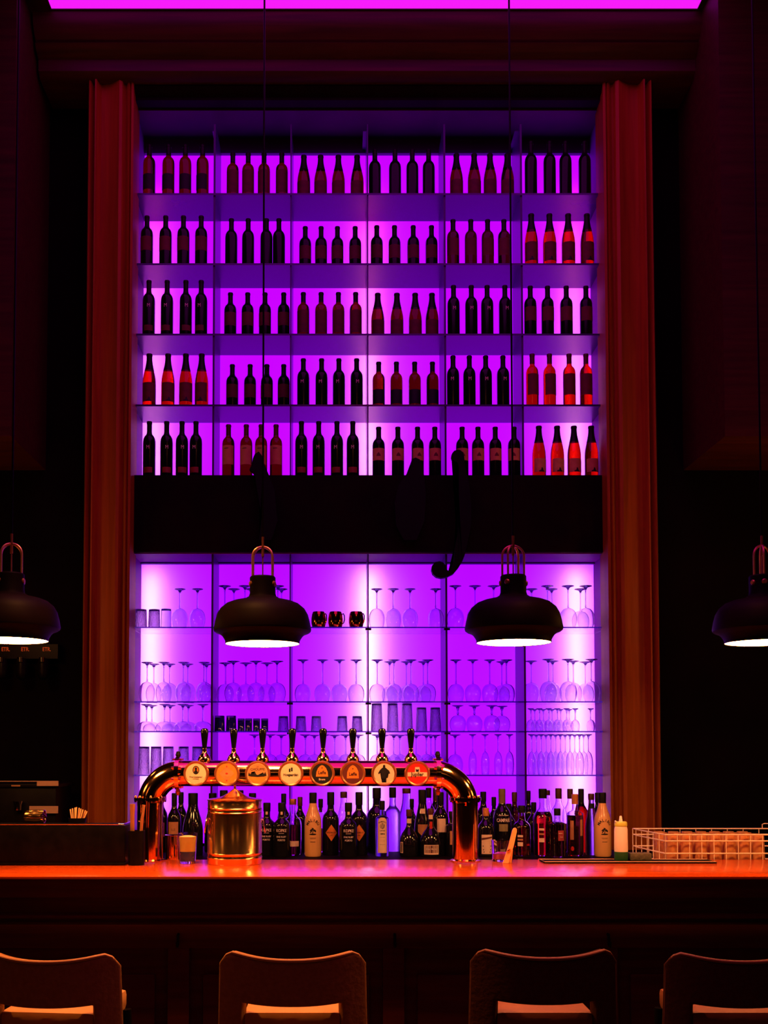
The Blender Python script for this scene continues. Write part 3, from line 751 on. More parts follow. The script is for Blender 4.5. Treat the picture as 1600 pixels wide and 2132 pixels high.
# --- front row
spirit(363, 1652, 28, 'round', FR, DG, M_CAP, 'dark wine bottle with square tan label left of the bucket', .80, labels=[(M_LOR, .058, .085, .42)], extra=[('lettering', M_LDK, [('t', 'ILLE', .018, 0, 0, 0, .8)], .42)])
spirit(402, 1652, 42, 'champ', FR + .02, DG, M_CAP, 'black sparkling wine bottle left of the copper bucket', .80)
def port(px, words, Y=FR):
    spirit(px, 1672, 36, 'apoth', Y, DG, M_CAP, words, .84, labels=[(M_LCR, .012, .045, .86)],
       extra=[('lettering', M_INKW, [('t', 'KOPKE', .022, 0, .02, .02, .85), ('p', rect(0, .005, .03, .002)), ('t', 'FINE RUBY', .013, 0, -.014, .02, .9), ('t', 'PORTO', .014, 0, -.032, .02, .9)], .42)])
port(556, 'black port bottle with cream lettering right of the bucket handle')
port(587, 'black port bottle with cream lettering left of the brown decanter')
port(726, 'black port bottle with cream lettering between the two diamond labels', FR - .08)
spirit(610, 1664, 36, 'apoth', FR - .03, M_BOTC, M_BRONZE, 'clear decanter bottle of brown liquor with pale strip label', .90, liquid='brown', fill=.55, labels=[(M_LCR, .078, .03, .21)])
def malibu(px, words):
    spirit(px, 1651, 35, 'malibu', FR - .04, M_MALI, M_CAP, words, .83,
       extra=[('lettering', M_INKB, [('arc', 'MALIBU', .021, .034, 0, -.034 + .052, .02)], .42),
              ('palm_mark', M_INKB, [('p', circ(.0, -.016, .020, .0042)), ('p', [(-.003, -.014), (.002, -.014), (.003, .004), (0, .005)]), ('p', [(-.018, .004), (-.008, .014), (.002, .008), (-.004, .003), (-.012, 0)]), ('p', [(.0, .004), (.010, .012), (.020, .002), (.016, -.006), (.008, .0)]),
                                     ('p', [(-.002, .005), (-.006, .02), (.004, .018), (.006, .008)]), ('p', [(-.004, .004), (-.016, -.004), (-.013, -.010), (-.004, -.001)]), ('p', rect(0, -.036, .036, .0012)), ('p', rect(0, -.041, .03, .0012)), ('p', rect(0, -.058, .028, .0025))], .40)])
malibu(652, 'white rum bottle with palm motif between decanter and first diamond label')
malibu(1255, 'white rum bottle with palm motif beside the squeeze bottle')
def diamond(px, w_, words, a0):
    s = .040
    spirit(px, 1650, w_, 'apoth', FR + .04, DG, M_CAP, words, .80, extra=[
      ('diamond_label', M_INKO, [('p', [(a0 - s * .85, 0), (a0, -s * 1.15), (a0 + s * .85, 0), (a0, s * 1.15)])], .36),
      ('lettering', M_INKB, [('t', "HENDRICK'S", .0125, a0, .0, .02, .85), ('t', 'GIN', .010, a0, -.014, .02, .9)], .362)])
diamond(689, 35, 'black gin bottle with orange diamond label right of the palm bottle', .004)
diamond(748, 35, 'black gin bottle with orange diamond label left of the central divider', 0)
# long-labelled gin
gx = spirit(796, 1668, 28, 'square', FR - .03, M_FRBL, M_CAP, 'gin bottle with a long arched cream label', .84,
   extra=[('arched_label', M_LCR, [('p', [(-.027, -.095), (.027, -.095), (.027, .075), (.022, .090), (.010, .098), (-.010, .098), (-.022, .090), (-.027, .075)])], .38),
          ('label_border', M_INKR, [('p', rect(-.0245, -.01, .0015, .16)), ('p', rect(.0245, -.01, .0015, .16)), ('p', rect(0, -.09, .049, .0015))], .381),
          ('lettering', M_INKB, [('arc', 'BOMBAY', .011, .03, 0, .045, .03), ('p', circ(0, .052, .013, .017)), ('t', 'SAPPHIRE', .009, 0, .025, .03, .8), ('p', rect(0, .008, .028, .008)), ('p', rect(0, -.01, .03, .0015)), ('p', rect(0, -.03, .026, .0015)), ('p', rect(0, -.05, .03, .0015))], .382)])
spirit(852, 1686, 40, 'squat', FR - .05, DG, M_CAPR, 'squat dark bottle with an orange collar band', .86, labels=[(M_LCR, .03, .026, .76), (M_LCR, .022, .060, .2, -.05), (M_LBK, .016, .052, .2, -.05)])
spirit(880, 1645, 34, 'champ', FR + .03, DG, M_CAP, 'black bottle with an oval neck label and pointed tan label', .80,
   extra=[('oval_label', M_LCR, [('p', [(-.014, -.018), (0, -.026), (.014, -.018), (.014, .02), (-.014, .02)])], .66), ('neck_mark', M_INKB, [('p', rect(0, 0, .005, .022))], .661),
          ('pointed_label', M_LOR, [('p', [(-.03, .02), (.03, .02), (.03, -.02), (0, -.05), (-.03, -.02)])], .42)])
spirit(897, 1684, 44, 'squat', FR - .07, DG, M_CAPR, 'squat liqueur bottle with red ribbon and framed label', .88,
   labels=[(M_LCR, .026, .024, .83), (M_LCR, .086, .052, .16), (mat('brown_label', (.10, .02, .008), .6, noise=(.13, .026, .01), nscale=20), .078, .040, .17)],
   extra=[('lettering', M_INKW, [('t', 'Grand Marnier', .013, 0, 0, .01, .85)], .175), ('ribbon', M_INKR, [('p', [(-.006, -.06), (.006, -.06), (.009, -.03), (.005, 0), (.007, .035), (-.007, .035), (-.005, 0), (-.009, -.03)])], .60)])
spirit(918, 1650, 34, 'round', FR + .02, DG, M_CAP, 'dark bottle with large cream label left of the right tap column', .80, labels=[(M_LCR, .05, .075, .48)])
spirit(940, 1690, 24, 'square', FR - .02, DG, M_CAP, 'small dark bottle with narrow label beside the right tap column', .86, labels=[(M_LOR, .022, .075, .42)])
spirit(1012, 1683, 34, 'round', FR - .05, DG, M_CAPO, 'dark bottle with orange cap and cream label right of the tap column', .84, labels=[(M_LCR, .062, .105, .26)],
   extra=[('label_band', M_LDK, [('p', [(-.03, .022), (.03, .034), (.03, .042), (-.03, .034)])], .262), ('leaf_marks', M_INKB, [('p', circ(-.02, -.03, .003)), ('p', circ(-.022, -.01, .003)), ('p', circ(-.017, -.042, .003)), ('p', circ(.02, -.03, .003)), ('p', circ(.022, -.01, .003)), ('p', circ(.017, -.042, .003))], .262)])
spirit(1046, 1643, 38, 'round', FR + .03, DG, mat('olive_capsule', (.16, .11, .03), .4, noise=(.2, .13, .04), nscale=20), 'dark bitter bottle with large pale lettering and olive capsule', .72,
   labels=[(mat('olive_label', (.25, .2, .07), .6, noise=(.3, .24, .09), nscale=20), .05, .04, .42)], extra=[('lettering', M_INKW, [('t', 'CAMPARI', .026, 0, 0, .03, .72), ('p', rect(0, .028, .06, .003))], .53)])
RL = mat('red_glass', (.75, .03, .012), .03, trans=1, ior=1.4)
for px, top, wd, words in ((1087, 1678, 36, 'red liqueur bottle behind the wooden peg'), (1131, 1643, 40, 'red liqueur bottle with black cap and clear neck')):
    spirit(px, top, wd, 'apoth', FR, M_BOTC, M_CAP, words, .86, liquid='red', fill=.66 if top < 1660 else .8, labels=[(M_LCR, .030, .012, .40, -.018), (M_LOR, .030, .010, .33, -.018), (M_LCR, .030, .022, .24, -.018)])
spirit(1161, 1684, 34, 'square', FR - .04, M_BOTC, M_CAP, 'squarish bottle of brown liquor with a red label', .86, liquid='brown', fill=.72,
   labels=[(mat('crimson_label', (.35, .03, .03), .6, noise=(.4, .04, .04), nscale=20), .034, .055, .45, .012)], extra=[('lettering', M_INKW, [('p', rect(.008, .012, .022, .003)), ('t', 'Coin', .011, .014, -.008, .01, .8)], .452)])
spirit(1198, 1654, 34, 'square', FR, M_BOTC, M_CAPO, 'clear-necked bottle with tan cap and two orange labels', .84, liquid='brown', fill=.66, labels=[(M_LOR, .020, .105, .42, -.028), (M_LOR, .018, .09, .46, .028)], extra=[('red_circle_mark', M_INKR, [('p', circ(-.026, 0, .009, .012))], .12)])
spirit(1232, 1653, 26, 'slim', FR + .04, M_FRBL, M_CAPR, 'slender bluish bottle with red cap', .90, labels=[(M_LBK, .04, .03, .80)])

# ------------------------------------------------------------------ the bar
bar = thing('bar_counter', 'long polished orange-brown wooden bar counter with panelled dark red front', 'bar', (0, BAR_F, 0))
def bp(name, me, par=None): return put(name, me, par or bar, (0, -BAR_F, 0) if par is None else (0, 0, 0))
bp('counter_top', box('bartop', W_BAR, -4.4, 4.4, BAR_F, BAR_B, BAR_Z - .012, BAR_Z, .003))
fa = BAR_F + .02
zz = lambda y: PZ(y, fa + .06)
bp('fascia_moulding', profile_x('fascia', W_FRONT, [(fa, BAR_Z - .0125), (fa, BAR_Z - .05), (fa + .02, zz(1866)), (fa + .055, zz(1868)), (fa + .055, zz(1900)), (fa + .03, zz(1904)), (fa + .03, zz(1909)), (fa + .06, zz(1914)), (fa + .05, zz(1920)), (fa + .07, zz(1926)), (fa + .5, zz(1926)), (fa + .5, BAR_Z - .0125)], -4.4, 4.4))
YP = fa + .09
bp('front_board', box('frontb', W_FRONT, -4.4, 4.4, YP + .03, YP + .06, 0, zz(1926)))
bp('top_rail', box('rail', W_FRONT, -4.4, 4.4, YP, YP + .03, PZ(1974, YP), zz(1926), .003))
stx = [PX(p, YP, 2000) for p in (-75, 372, 820, 1265, 1710)]
for x in stx:
    bp('stile', box('stile', W_FRONT, x - .045, x + .045, YP, YP + .03, .10, PZ(1974, YP), .003))
for a, b in zip(stx, stx[1:]):
    q = [(a + .075, b - .075)]
    bp('raised_panel', box('panel', W_FRONT, a + .10, b - .10, YP + .012, YP + .0299, .2, PZ(2030, YP), .008))
bp('plinth', box('plinth', W_FRONT, -4.4, 4.4, YP - .02, YP + .03, 0, .0995))
for k, px in enumerate((372, 822, 1266)):
    x = PX(px, YP, 1955)
    h = tag(put('bag_hook', tube('bag_hook', M_PLAST, [(0, 0, .02), (0, -.012, .02), (0, -.016, .0), (0, -.018, -.02), (0, -.034, -.024), (0, -.04, -.008)], .006, 8), None, (x, YP - .004, PZ(1955, YP))),
        'small black bag hook under the bar edge, %s of three' % ['leftmost', 'middle', 'rightmost'][k], 'hook', 'bag hooks on the bar front')

# ------------------------------------------------------------------ beer tower
TY = 5.072; s = F / TY
TZ = PZ(1610, TY); TR = .0615; LX = PX(313, TY, 1700); RX = PX(969, TY, 1700)
tower = thing('beer_tower', 'polished copper arched beer tap tower standing on the bar', 'beer tap tower', ((LX + RX) / 2, TY, BAR_Z))
off = (-(LX + RX) / 2, -TY, -BAR_Z)
def tp(name, me, par=None): return put(name, me, par or tower, off if par is None else (0, 0, 0))
BR = .15
def elbow(sx):
    xe = LX if sx < 0 else RX
    cx = xe - sx * BR
    return [(cx + sx * BR * math.cos(a), TY, TZ - BR + BR * math.sin(a)) for a in [i * PI / 2 / 14 for i in range(15)]]
ZJ = PZ(1662, TY)
pl = [(LX, TY, ZJ)] + [(p[0], p[1], p[2]) for p in elbow(-1)]
prr = [(RX, TY, ZJ)] + elbow(1)
JL = PX(371, TY, 1610); JR = PX(912, TY, 1610)
tp('left_elbow', tube('elbow', M_COP, pl + [(JL, TY, TZ)], TR, 40))
tp('right_elbow', tube('elbow', M_COP, prr + [(JR, TY, TZ)], TR, 40))
tp('cross_pipe', tube('cross_pipe', M_COP, [(JL, TY, TZ), (JR, TY, TZ)], TR - .0006, 40))
for xx, nm_ in ((LX, 'left_column'), (RX, 'right_column')):
    tp(nm_, lathe(nm_, M_COP, [(0, BAR_Z + .0008), (TR + .012, BAR_Z + .0008), (TR + .012, BAR_Z + .006), (TR - .001, BAR_Z + .012), (TR - .001, ZJ), (0, ZJ)], 40, Matrix.Translation((xx, TY, 0))))
    f = tp('flange', lathe('flange', M_COP, [(TR - .002, ZJ - .010), (TR + .014, ZJ - .010), (TR + .014, ZJ + .004), (TR - .002, ZJ + .004)], 40, Matrix.Translation((xx, TY, 0))))
    for k in range(8):
        a = k * PI / 4 + .2
        put('bolt', lathe('bolt', M_COP, [(0, ZJ - .018), (.0055, ZJ - .018), (.0055, ZJ + .010), (.003, ZJ + .014), (0, ZJ + .014)], 10, Matrix.Translation((xx + (TR + .007) * math.cos(a), TY + (TR + .007) * math.sin(a), 0))), f)
for xx in (JL, JR):
    rx_ = Matrix.Translation((xx, TY, TZ)) @ Matrix.Rotation(PI / 2, 4, 'Y')
    f = tp('flange', lathe('flange', M_BRS, [(TR - .002, -.010), (TR + .016, -.010), (TR + .016, .010), (TR - .002, .010)], 40, rx_))
    for k in range(8):
        a = k * PI / 4 + .39
        put('bolt', tube('bolt', M_COP, [(xx - .022, TY + (TR + .009) * math.cos(a), TZ + (TR + .009) * math.sin(a)), (xx + .022, TY + (TR + .009) * math.cos(a), TZ + (TR + .009) * math.sin(a))], .0055, 10), f)
    for sg in (1, -1):
        put('wing_nut', lathe('wing_nut', M_PLAST if sg > 0 else M_BRONZE, [(0, 0), (.008, 0), (.013, .012), (.008, .028), (0, .030)], 12, Matrix.Translation((xx, TY, TZ + sg * (TR + .013))) @ Matrix.Rotation(0 if sg > 0 else PI, 4, 'X')), f)
TAPX = [426, 487, 547, 609, 673, 735, 796, 856]
MEDX = [409, 473, 537, 606, 671, 735, 800, 869]
TAPB = lathe('tap_base', M_COP, [(0, 0), (.030, 0), (.031, .008), (.026, .022), (.016, .034), (.012, .040), (.012, .046), (0, .046)], 28)
TAPF = lathe('ferrule', M_BRS, [(0, .046), (.0105, .046), (.0115, .05), (.0105, .060), (0, .060)], 20)
TAPH = lathe('tap_handle', M_HANDLE, [(0, .058), (.0095, .058), (.0105, .062), (.0175, .125), (.0185, .142), (.016, .150), (.010, .154), (0, .155)], 24)
MEDR = lathe('medallion_rim', M_BRONZE, [(0, 0), (.0575, 0), (.0595, .006), (.0585, .014), (.0545, .018), (.0485, .016), (.047, .0142), (0, .014)], 48, Matrix.Rotation(PI / 2, 4, 'X'))
def disc(name, m, r): 
    return decal(name, m, [('p', circ(0, 0, r, n=48))], on_flat(-.0150))
ART = [
 ('cream beer tap badge with an oval portrait emblem', M_LCR, [('emblem', M_INKB, -.0154, [('p', circ(0, .016, .0155, .020))]), ('emblem_ring', M_INKO, -.0157, [('p', circ(0, .016, .0115, .0155))]), ('portrait_mark', M_INKB, -.016, [('p', circ(0, .022, .006, .0075)), ('p', circ(0, .008, .0085, .008))]),
     ('lettering', M_INKB, -.0157, [('t', 'Franziskaner', .0125, 0, -.016, .01, .95), ('t', 'WEISSBIER', .006, 0, -.0255, .01, 1)])]),
 ('orange beer tap badge with a faint diamond emblem', M_INKO, [('diamond', M_LOR, -.0154, [('p', [(-.034, 0), (0, -.038), (.034, 0), (0, .038)])]), ('lettering', M_INKO, -.0157, [('arc', 'TRIPEL', .010, .022, 0, 0.002, .01), ('t', 'KARMELIET', .0075, 0, -.015, .01, .9)]), ('small_marks', M_INKR, -.0157, [('p', [(-.003, .032), (0, .028), (.003, .032), (0, .038)]), ('p', [(-.003, -.032), (0, -.038), (.003, -.032), (0, -.028)]), ('p', circ(0, .0, .006, .004))])]),
 ('beer tap badge showing dark trees on an orange landscape', M_LCR, [('sky', M_LOR, -.0152, [('p', circ(0, 0, .046, n=30, a0=-.1, a1=PI + .1))]), ('ground', M_INKO, -.0154, [('p', circ(0, 0, .046, n=30, a0=PI + .25, a1=2 * PI - .25))]), ('tree_marks', M_INKB, -.0157, [('p', [(-.044, -.010), (-.040, .006), (-.034, -.004), (-.028, .008), (-.022, -.003), (-.012, .010), (-.006, -.004), (.002, -.006), (.020, -.004), (.026, .006), (.030, -.002), (.036, .008), (.043, -.010), (.03, -.014), (0, -.016), (-.03, -.014)])]),
     ('lettering', M_INKB, -.0157, [('t', 'LA', .008, 0, .031, .01, 1), ('t', 'CHOUFFE', .0155, 0, .019, .015, .98)])]),
 ('cream beer tap badge with a small black crest', M_LCR, [('crest', M_INKB, -.0154, [('p', [(-.009, .008), (-.001, .006), (-.001, .024), (-.009, .022)]), ('p', [(.001, .010), (.009, .010), (.009, .028), (.001, .028)])]), ('lettering', M_INKB, -.0157, [('t', 'Hoegaarden', .0175, 0, -.006, .03, .80)])]),
 ('black beer tap badge with an orange arched window', M_INKB, [('arched_window', M_INKO, -.0154, [('p', [(-.028, -.014), (.028, -.014), (.026, .008), (.018, .026), (.008, .036), (0, .039), (-.008, .036), (-.018, .026), (-.026, .008)])]), ('lettering', M_INKB, -.0157, [('t', 'Leffe', .022, 0, .004, .03, .85), ('p', [(-.004, .024), (.004, .024), (0, .031)])]), ('small_lettering', M_INKW, -.0157, [('t', 'Brune', .013, 0, -.027, .02, .95)])]),
 ('dark red beer tap badge with an orange arched window', M_LDK, [('arched_window', M_INKO, -.0154, [('p', [(-.028, -.022), (.028, -.022), (.026, .008), (.018, .026), (.008, .036), (0, .039), (-.008, .036), (-.018, .026), (-.026, .008)])]), ('lettering', M_INKB, -.0157, [('t', 'Leffe', .022, 0, -.003, .03, .85), ('p', [(-.004, .020), (.004, .020), (0, .027)])])]),
 ('cream beer tap badge with a black standing silhouette', M_LCR, [('silhouette', M_INKB, -.0154, [('p', circ(0, .034, .006, .0065)), ('p', [(-.004, .030), (.004, .030), (.012, .023), (.024, .013), (.028, .000), (.020, -.001), (.016, .006), (.017, -.020), (.008, -.022), (.007, -.038), (.010, -.041), (.003, -.041), (.002, -.022), (-.002, -.022), (-.003, -.041), (-.010, -.041), (-.007, -.038), (-.008, -.022), (-.015, -.020), (-.013, .008), (-.018, .003), (-.024, -.004), (-.028, .002), (-.020, .016), (-.012, .024)])])]),
 ('red beer tap badge with cream band and black lettering', M_INKR, [('band', M_LCR, -.0154, [('p', [(-.0455, .006), (-.045, -.013), (.045, -.013), (.0455, .006)])]), ('crest', M_LCR, -.0155, [('p', [(-.012, .006), (.012, .006), (.010, .030), (-.010, .030)])]), ('bull_mark', M_INKB, -.0157, [('p', [(-.006, .008), (.006, .008), (.008, .022), (.003, .019), (-.003, .019), (-.008, .022)])]), ('lettering', M_INKB, -.0158, [('t', 'Jupiler', .0245, 0, -.004, .03, .92)])]),
]
NUM = ['leftmost', 'second', 'third', 'fourth', 'fifth', 'sixth', 'seventh', 'rightmost']
for k in range(8):
    x = PX(TAPX[k], TY, 1580)
    t = put('tap', TAPB, tower, (x + off[0], 0, TZ + TR - .004 - BAR_Z))
    put('ferrule', TAPF, t); put('tap_handle', TAPH, t)
    d, bgm, art = ART[k]
    ym = TY - TR - .001
    md = put('tap_badge', MEDR, tower, (PX(MEDX[k], ym, 1610) + off[0], ym - TY, PZ(1610.5, ym) - BAR_Z)); md['label'] = d
    put('badge_face', disc('badge_face', bgm, .0472), md)
    for nme, m_, y_, items in art: put(nme, decal(nme, m_, items, on_flat(y_)), md)

# ------------------------------------------------------------------ things on the bar
def on_bar(px, py):
    """the spot of the bar top seen at px, py"""
    v = (AY - py) / F; dy = math.cos(TH) - v * math.sin(TH); dz = math.sin(TH) + v * math.cos(TH)
    Y = (BAR_Z - CZ) / dz * dy
    return PX(px, Y, py), Y
# copper ice bucket
bx, by = on_bar(489, 1803); r = .125; HB_ = PZ(1668, by + .02) - BAR_Z
bu = thing('ice_bucket', 'shiny copper-coloured lidded ice bucket at the left of the bar top', 'ice bucket', (PX(489, by + r, 1750), by + r, BAR_Z + .0006))
put('bucket_body', lathe('bucket', M_BUCK, [(0, 0), (r - .002, 0), (r, .004), (r, .024), (r + .0022, .028), (r, .032), (r, .046), (r + .0018, .049), (r, .052), (r - .001, HB_ * .80), (r + .0022, HB_ * .81), (r, HB_ * .82), (r, HB_ * .865), (r + .0022, HB_ * .875), (r, HB_ * .885), (r, HB_ * .985), (0, HB_ * .985)], 64), bu)
ld = put('lid', lathe('lid', M_BUCK, [(0, HB_ * .99), (r + .002, HB_ * .99), (r + .003, HB_ + .003), (r - .004, HB_ + .006), (r * .62, HB_ + .012), (r * .42, HB_ + .020), (r * .22, HB_ + .036), (r * .10, HB_ + .048), (.006, HB_ + .052), (0, HB_ + .052)], 64), bu)
put('knob', lathe('knob', M_BUCK, [(0, HB_ + .050), (.0055, HB_ + .050), (.0055, HB_ + .066), (.0065, HB_ + .068), (.0065, HB_ + .073), (0, HB_ + .074)], 16), ld)
for sg in (1, -1):
    an = 0.15 if sg > 0 else PI + .3
    put('ring_handle', tube('ring', M_BUCK, [((r + .004) * math.cos(an) + .012 * sg * (1 - math.cos(q)) * .5, (r + .004) * math.sin(an) + .014 * math.sin(q), HB_ * .60 + .034 * math.cos(q)) for q in [i * 2 * PI / 20 for i in range(20)]], .0028, 8, True), bu)
# glass with yellow drink over blue
gx_, gy = on_bar(389, 1799); gy += .03
gl = thing('drinking_glass', 'small tumbler with yellow drink over a blue base beside the bucket', 'glass', (gx_, gy, BAR_Z + .0006))
put('glass', tumbler(.138, .045, .037, .003, name='drink_glass', flip=False, m=M_TABLE), gl)
put('blue_layer', lathe('bl', LIQ['blue'], [(0, .0125), (.0335, .0125), (.0355, .055), (0, .055)], 28), gl)
put('yellow_layer', lathe('yl', LIQ['yellow'], [(0, .0555), (.0355, .0555), (.0395, .122), (.02, .127), (0, .125)], 28), gl)
# brass jigger behind it
jx, jy = on_bar(359, 1790)
tag(put('brass_cup', lathe('cup', M_BRS, [(0, 0), (.036, 0), (.036, .11), (.041, .112), (.041, .115), (.034, .115), (.033, .004), (0, .004)], 32), None, (jx, jy + .03, BAR_Z + .0006)), 'plain brass cup with flat rim behind the yellow drink', 'cup')
# low black condiment box on the left with chrome edge
xa = PX(-60, 4.9, 1760); xb = PX(262, 4.9, 1760)
zt = PZ(1716, 4.90)
bxo = thing('bar_caddy', 'long low black bar caddy with chrome rim at the left', 'bar caddy', ((xa + xb) / 2, 4.97, BAR_Z + .0006))
hw = (xb - xa) / 2
put('caddy_body', box('caddy', M_PLAST, -hw, hw, -.09, .09, 0, zt - BAR_Z - .004, .008), bxo)
put('foot_plate', box('foot', M_PLAST, -hw, hw + .004, -.10, .095, 0, .012, .005), bxo)
put('chrome_rim', tube('rim', M_STEEL, [(-hw, -.088, zt - BAR_Z), (hw - .03, -.088, zt - BAR_Z), (hw - .01, -.07, zt - BAR_Z - .002), (hw - .01, .08, zt - BAR_Z)], .0035, 8), bxo)
# copper measuring cups lying on the caddy
px0 = PX(75, 4.95, 1700)
pit = thing('copper_jug', 'small copper jug lying on the black caddy', 'jug', (px0, 4.97, zt + .0015))
rot = Matrix.Translation((0, 0, .030)) @ Matrix.Rotation(PI / 2, 4, 'Y')
put('jug_body', lathe('jug', M_BUCK, [(0, -.056), (.022, -.056), (.028, -.048), (.030, -.01), (.029, .03), (.0305, .034), (.028, .034), (.026, -.04), (0, -.045)], 32, rot), pit)
put('jug_handle', tube('jh', M_COP, [(.02, -.026, .03), (.035, -.032, .045), (.05, -.032, .030), (.04, -.03, .008), (.02, -.027, .014)], .004, 8), pit)
# bundle of wooden stirrers
ux = PX(160, 4.98, 1700)
cupo = thing('stirrer_cup', 'short black cup standing at the back of the caddy', 'cup', (ux, 4.99, zt + .0015))
put('cup_body', lathe('sc', M_PLAST, [(0, 0), (.038, 0), (.042, .022), (.040, .022), (.036, .003), (0, .003)], 24), cupo)
for k in range(9):
    dx = -.034 + k * .0085; ln = .068 - abs(k - 3) * .003
    lean = (k - 2.2) * .07
    bmk = bmesh.new(); a_box(bmk, -.0028, .0028, -.0012, .0012, 0, ln, .0005)
    so = put('stirrer', finish(bmk, 'stirrer', M_WOODL), None, (ux + dx * .7, 4.99 + random.uniform(-.012, .012), zt + .0052), (0, lean, 0))
    tag(so, 'thin wooden stirrer, %s from the left in the black cup' % ORDN[k], 'stirrer', 'stirrers in the black cup')
# utensil holder with bar tools by the left column
hx = PX(290, 4.90, 1750)
uh = thing('utensil_holder', 'black utensil holder between the caddy and left tap column', 'utensil holder', (hx - .012, 4.90, BAR_Z + .0006))
put('holder_body', lathe('hold', M_PLAST, [(0, 0), (.036, 0), (.038, .155), (.034, .155), (.032, .005), (0, .005)], 28), uh)
zt2 = .006
TOOLS = [('cocktail_jigger', 'tall copper jigger standing in the utensil holder', [(-.018, 0, 0), (-.020, 0, .21), (-.020, 0, .265)], [.010, .010, .0125], M_SATIN),
         ('bar_spoon', 'leaning copper bar spoon in the utensil holder', [(.0, .012, 0), (.022, .012, .20), (.030, .012, .26)], [.003, .003, .008], M_SATIN),
         ('bar_tongs', 'leaning copper tongs in the utensil holder', [(.012, -.008, 0), (.026, -.008, .20), (.036, -.008, .255)], [.006, .007, .004], M_SATIN)]
for nme, lb, pts, rs, m_ in TOOLS:
    tag(put(nme, tube(nme, m_, pts, rs, 14), None, (hx - .012, 4.90, BAR_Z + .0066 + .004)), lb, 'bar tool', 'tools in the utensil holder')
# rocks glass with pink ice, and wooden peg in front
rx2, ry2 = on_bar(1046, 1793); ry2 = min(ry2, BAR_B - .05)
rg = thing('rocks_glass', 'short clear rocks glass with pink remains behind the wooden peg', 'glass', (PX(1046, ry2, 1790), ry2, BAR_Z + .0006))
put('glass', tumbler(.098, .050, .047, .003, name='rocks', flip=False, m=M_TABLE), rg)
put('pink_remains', lathe('pink', LIQ['pink'], [(0, .0125), (.043, .0125), (.0435, .036), (.02, .046), (0, .04)], 28), rg)
kx, ky = on_bar(1055, 1794); ky -= .075
peg = thing('wooden_peg', 'large pale wooden peg leaning against the short rocks glass', 'peg', (PX(1056, ky, 1790), ky, BAR_Z + .0006))
s_ = .165
put('front_arm', prism('arm', M_WOODL, [(-.020, 0), (.006, 0), (.012, .02), (.030, .075), (.046, .145), (.046, .156), (.040, .162), (.032, .160), (.026, .150), (.008, .08), (-.012, .02)], -.006, .006), peg)
put('rear_arm', prism('arm2', M_WOODL, [(.002, 0), (.022, 0), (.026, .025), (.030, .06), (.022, .06), (.012, .03)], .0065, .016), peg)
put('spring', tube('spring', M_COP, [(.002, -.009, .055), (.012, -.010, .062), (.018, .0, .066), (.012, .018, .062)], .004, 8), peg)
# rubber bar mat
ax0, ay0 = on_bar(1133, 1797.5); ayb = 5.09
bx1, _ = on_bar(1492, 1797.5)
ay0 = on_bar(1133, 1798)[1]
fr = tag(put('bar_mat', boxes('mat', M_RUBBER, [(ax0, bx1, ay0, ayb, BAR_Z + .0006, BAR_Z + .006)], .001)), 'long flat black rubber drip mat on the right of the bar', 'bar mat')
put('mat_rim', tube('matrim', mat('tan_mat_rim', (.75, .36, .14), .4, noise=(.8, .4, .16), nscale=20), [(ax0 + .004, ay0 + .004, BAR_Z + .008), (bx1 - .004, ay0 + .004, BAR_Z + .008), (bx1 - .004, ayb - .004, BAR_Z + .008), (ax0 + .004, ayb - .004, BAR_Z + .008)], .0022, 6, True), fr)
# squeeze bottle, sponge
sy = (ay0 + ayb) / 2 + .03; sx_ = PX(1294, sy, 1780); zm = BAR_Z + .0066
sq = thing('squeeze_bottle', 'white squeeze bottle with green base and pale nozzle', 'squeeze bottle', (sx_, sy, zm))
put('bottle_body', lathe('sqb', M_WHITEPL, [(0, .040), (.031, .040), (.0315, .06), (.0305, .145), (.027, .158), (0, .158)], 32), sq)
put('green_base', lathe('sqg', M_GREEN, [(0, 0), (.030, 0), (.0318, .004), (.0318, .040), (0, .040)], 32), sq)
put('screw_cap', lathe('sqc', M_YEL, [(0, .158), (.0285, .158), (.0295, .162), (.0285, .176), (.025, .180), (0, .180)], 32), sq)
put('nozzle', lathe('sqn', M_WHITEPL, [(0, .180), (.009, .180), (.005, .205), (.004, .206), (0, .206)], 16), sq)
put('small_clip', tube('sqt', M_WHITEPL, [(-.024, -.012, .176), (-.03, -.012, .184)], .004, 8), sq)
tag(put('sponge', box('sponge', M_SPONGE, -.05, .05, -.03, .03, 0, .034, .006), None, (PX(1333, sy, 1780), sy + .005, zm)), 'dark rectangular sponge beside the squeeze bottle on the mat', 'sponge')
# wire basket of upturned glasses
RY = 5.19; yn, yf = 5.19, 5.62; BZ = 1.055
bench = thing('underbar_bench', 'dark lower work bench behind the bar under the wire glass rack', 'work bench', (2.6, 5.17, 0))
put('bench_top', box('bench_top', M_STEEL, -1.7, 1.8, 0, .50, BZ - .02, BZ), bench)
put('bench_body', box('bench_body', M_PLAST, -1.68, 1.8, .02, .49, 0, BZ - .0205), bench)
wx0 = PX(1318, yf, 1720); wx1 = PX(1690, yn, 1750)
zw0 = BZ + .0035; zw1 = PZ(1738, yn); zmid = PZ(1777, yn)
rk = thing('wire_glass_rack', 'cream wire rack full of upturned glasses behind the right of the bar', 'glass rack', (0, RY, 0))
bm = bmesh.new()
xn0 = PX(1386, yn, 1750)
def ringp(z): return [(xn0, yn, z), (wx1, yn, z), (wx1, yf, z), (wx0, yf, z), (wx0, yf - .06, z)]
for z in (zw1, zw1 - .030, zmid, zw0): a_tube(bm, ringp(z), .0033, 8, True)
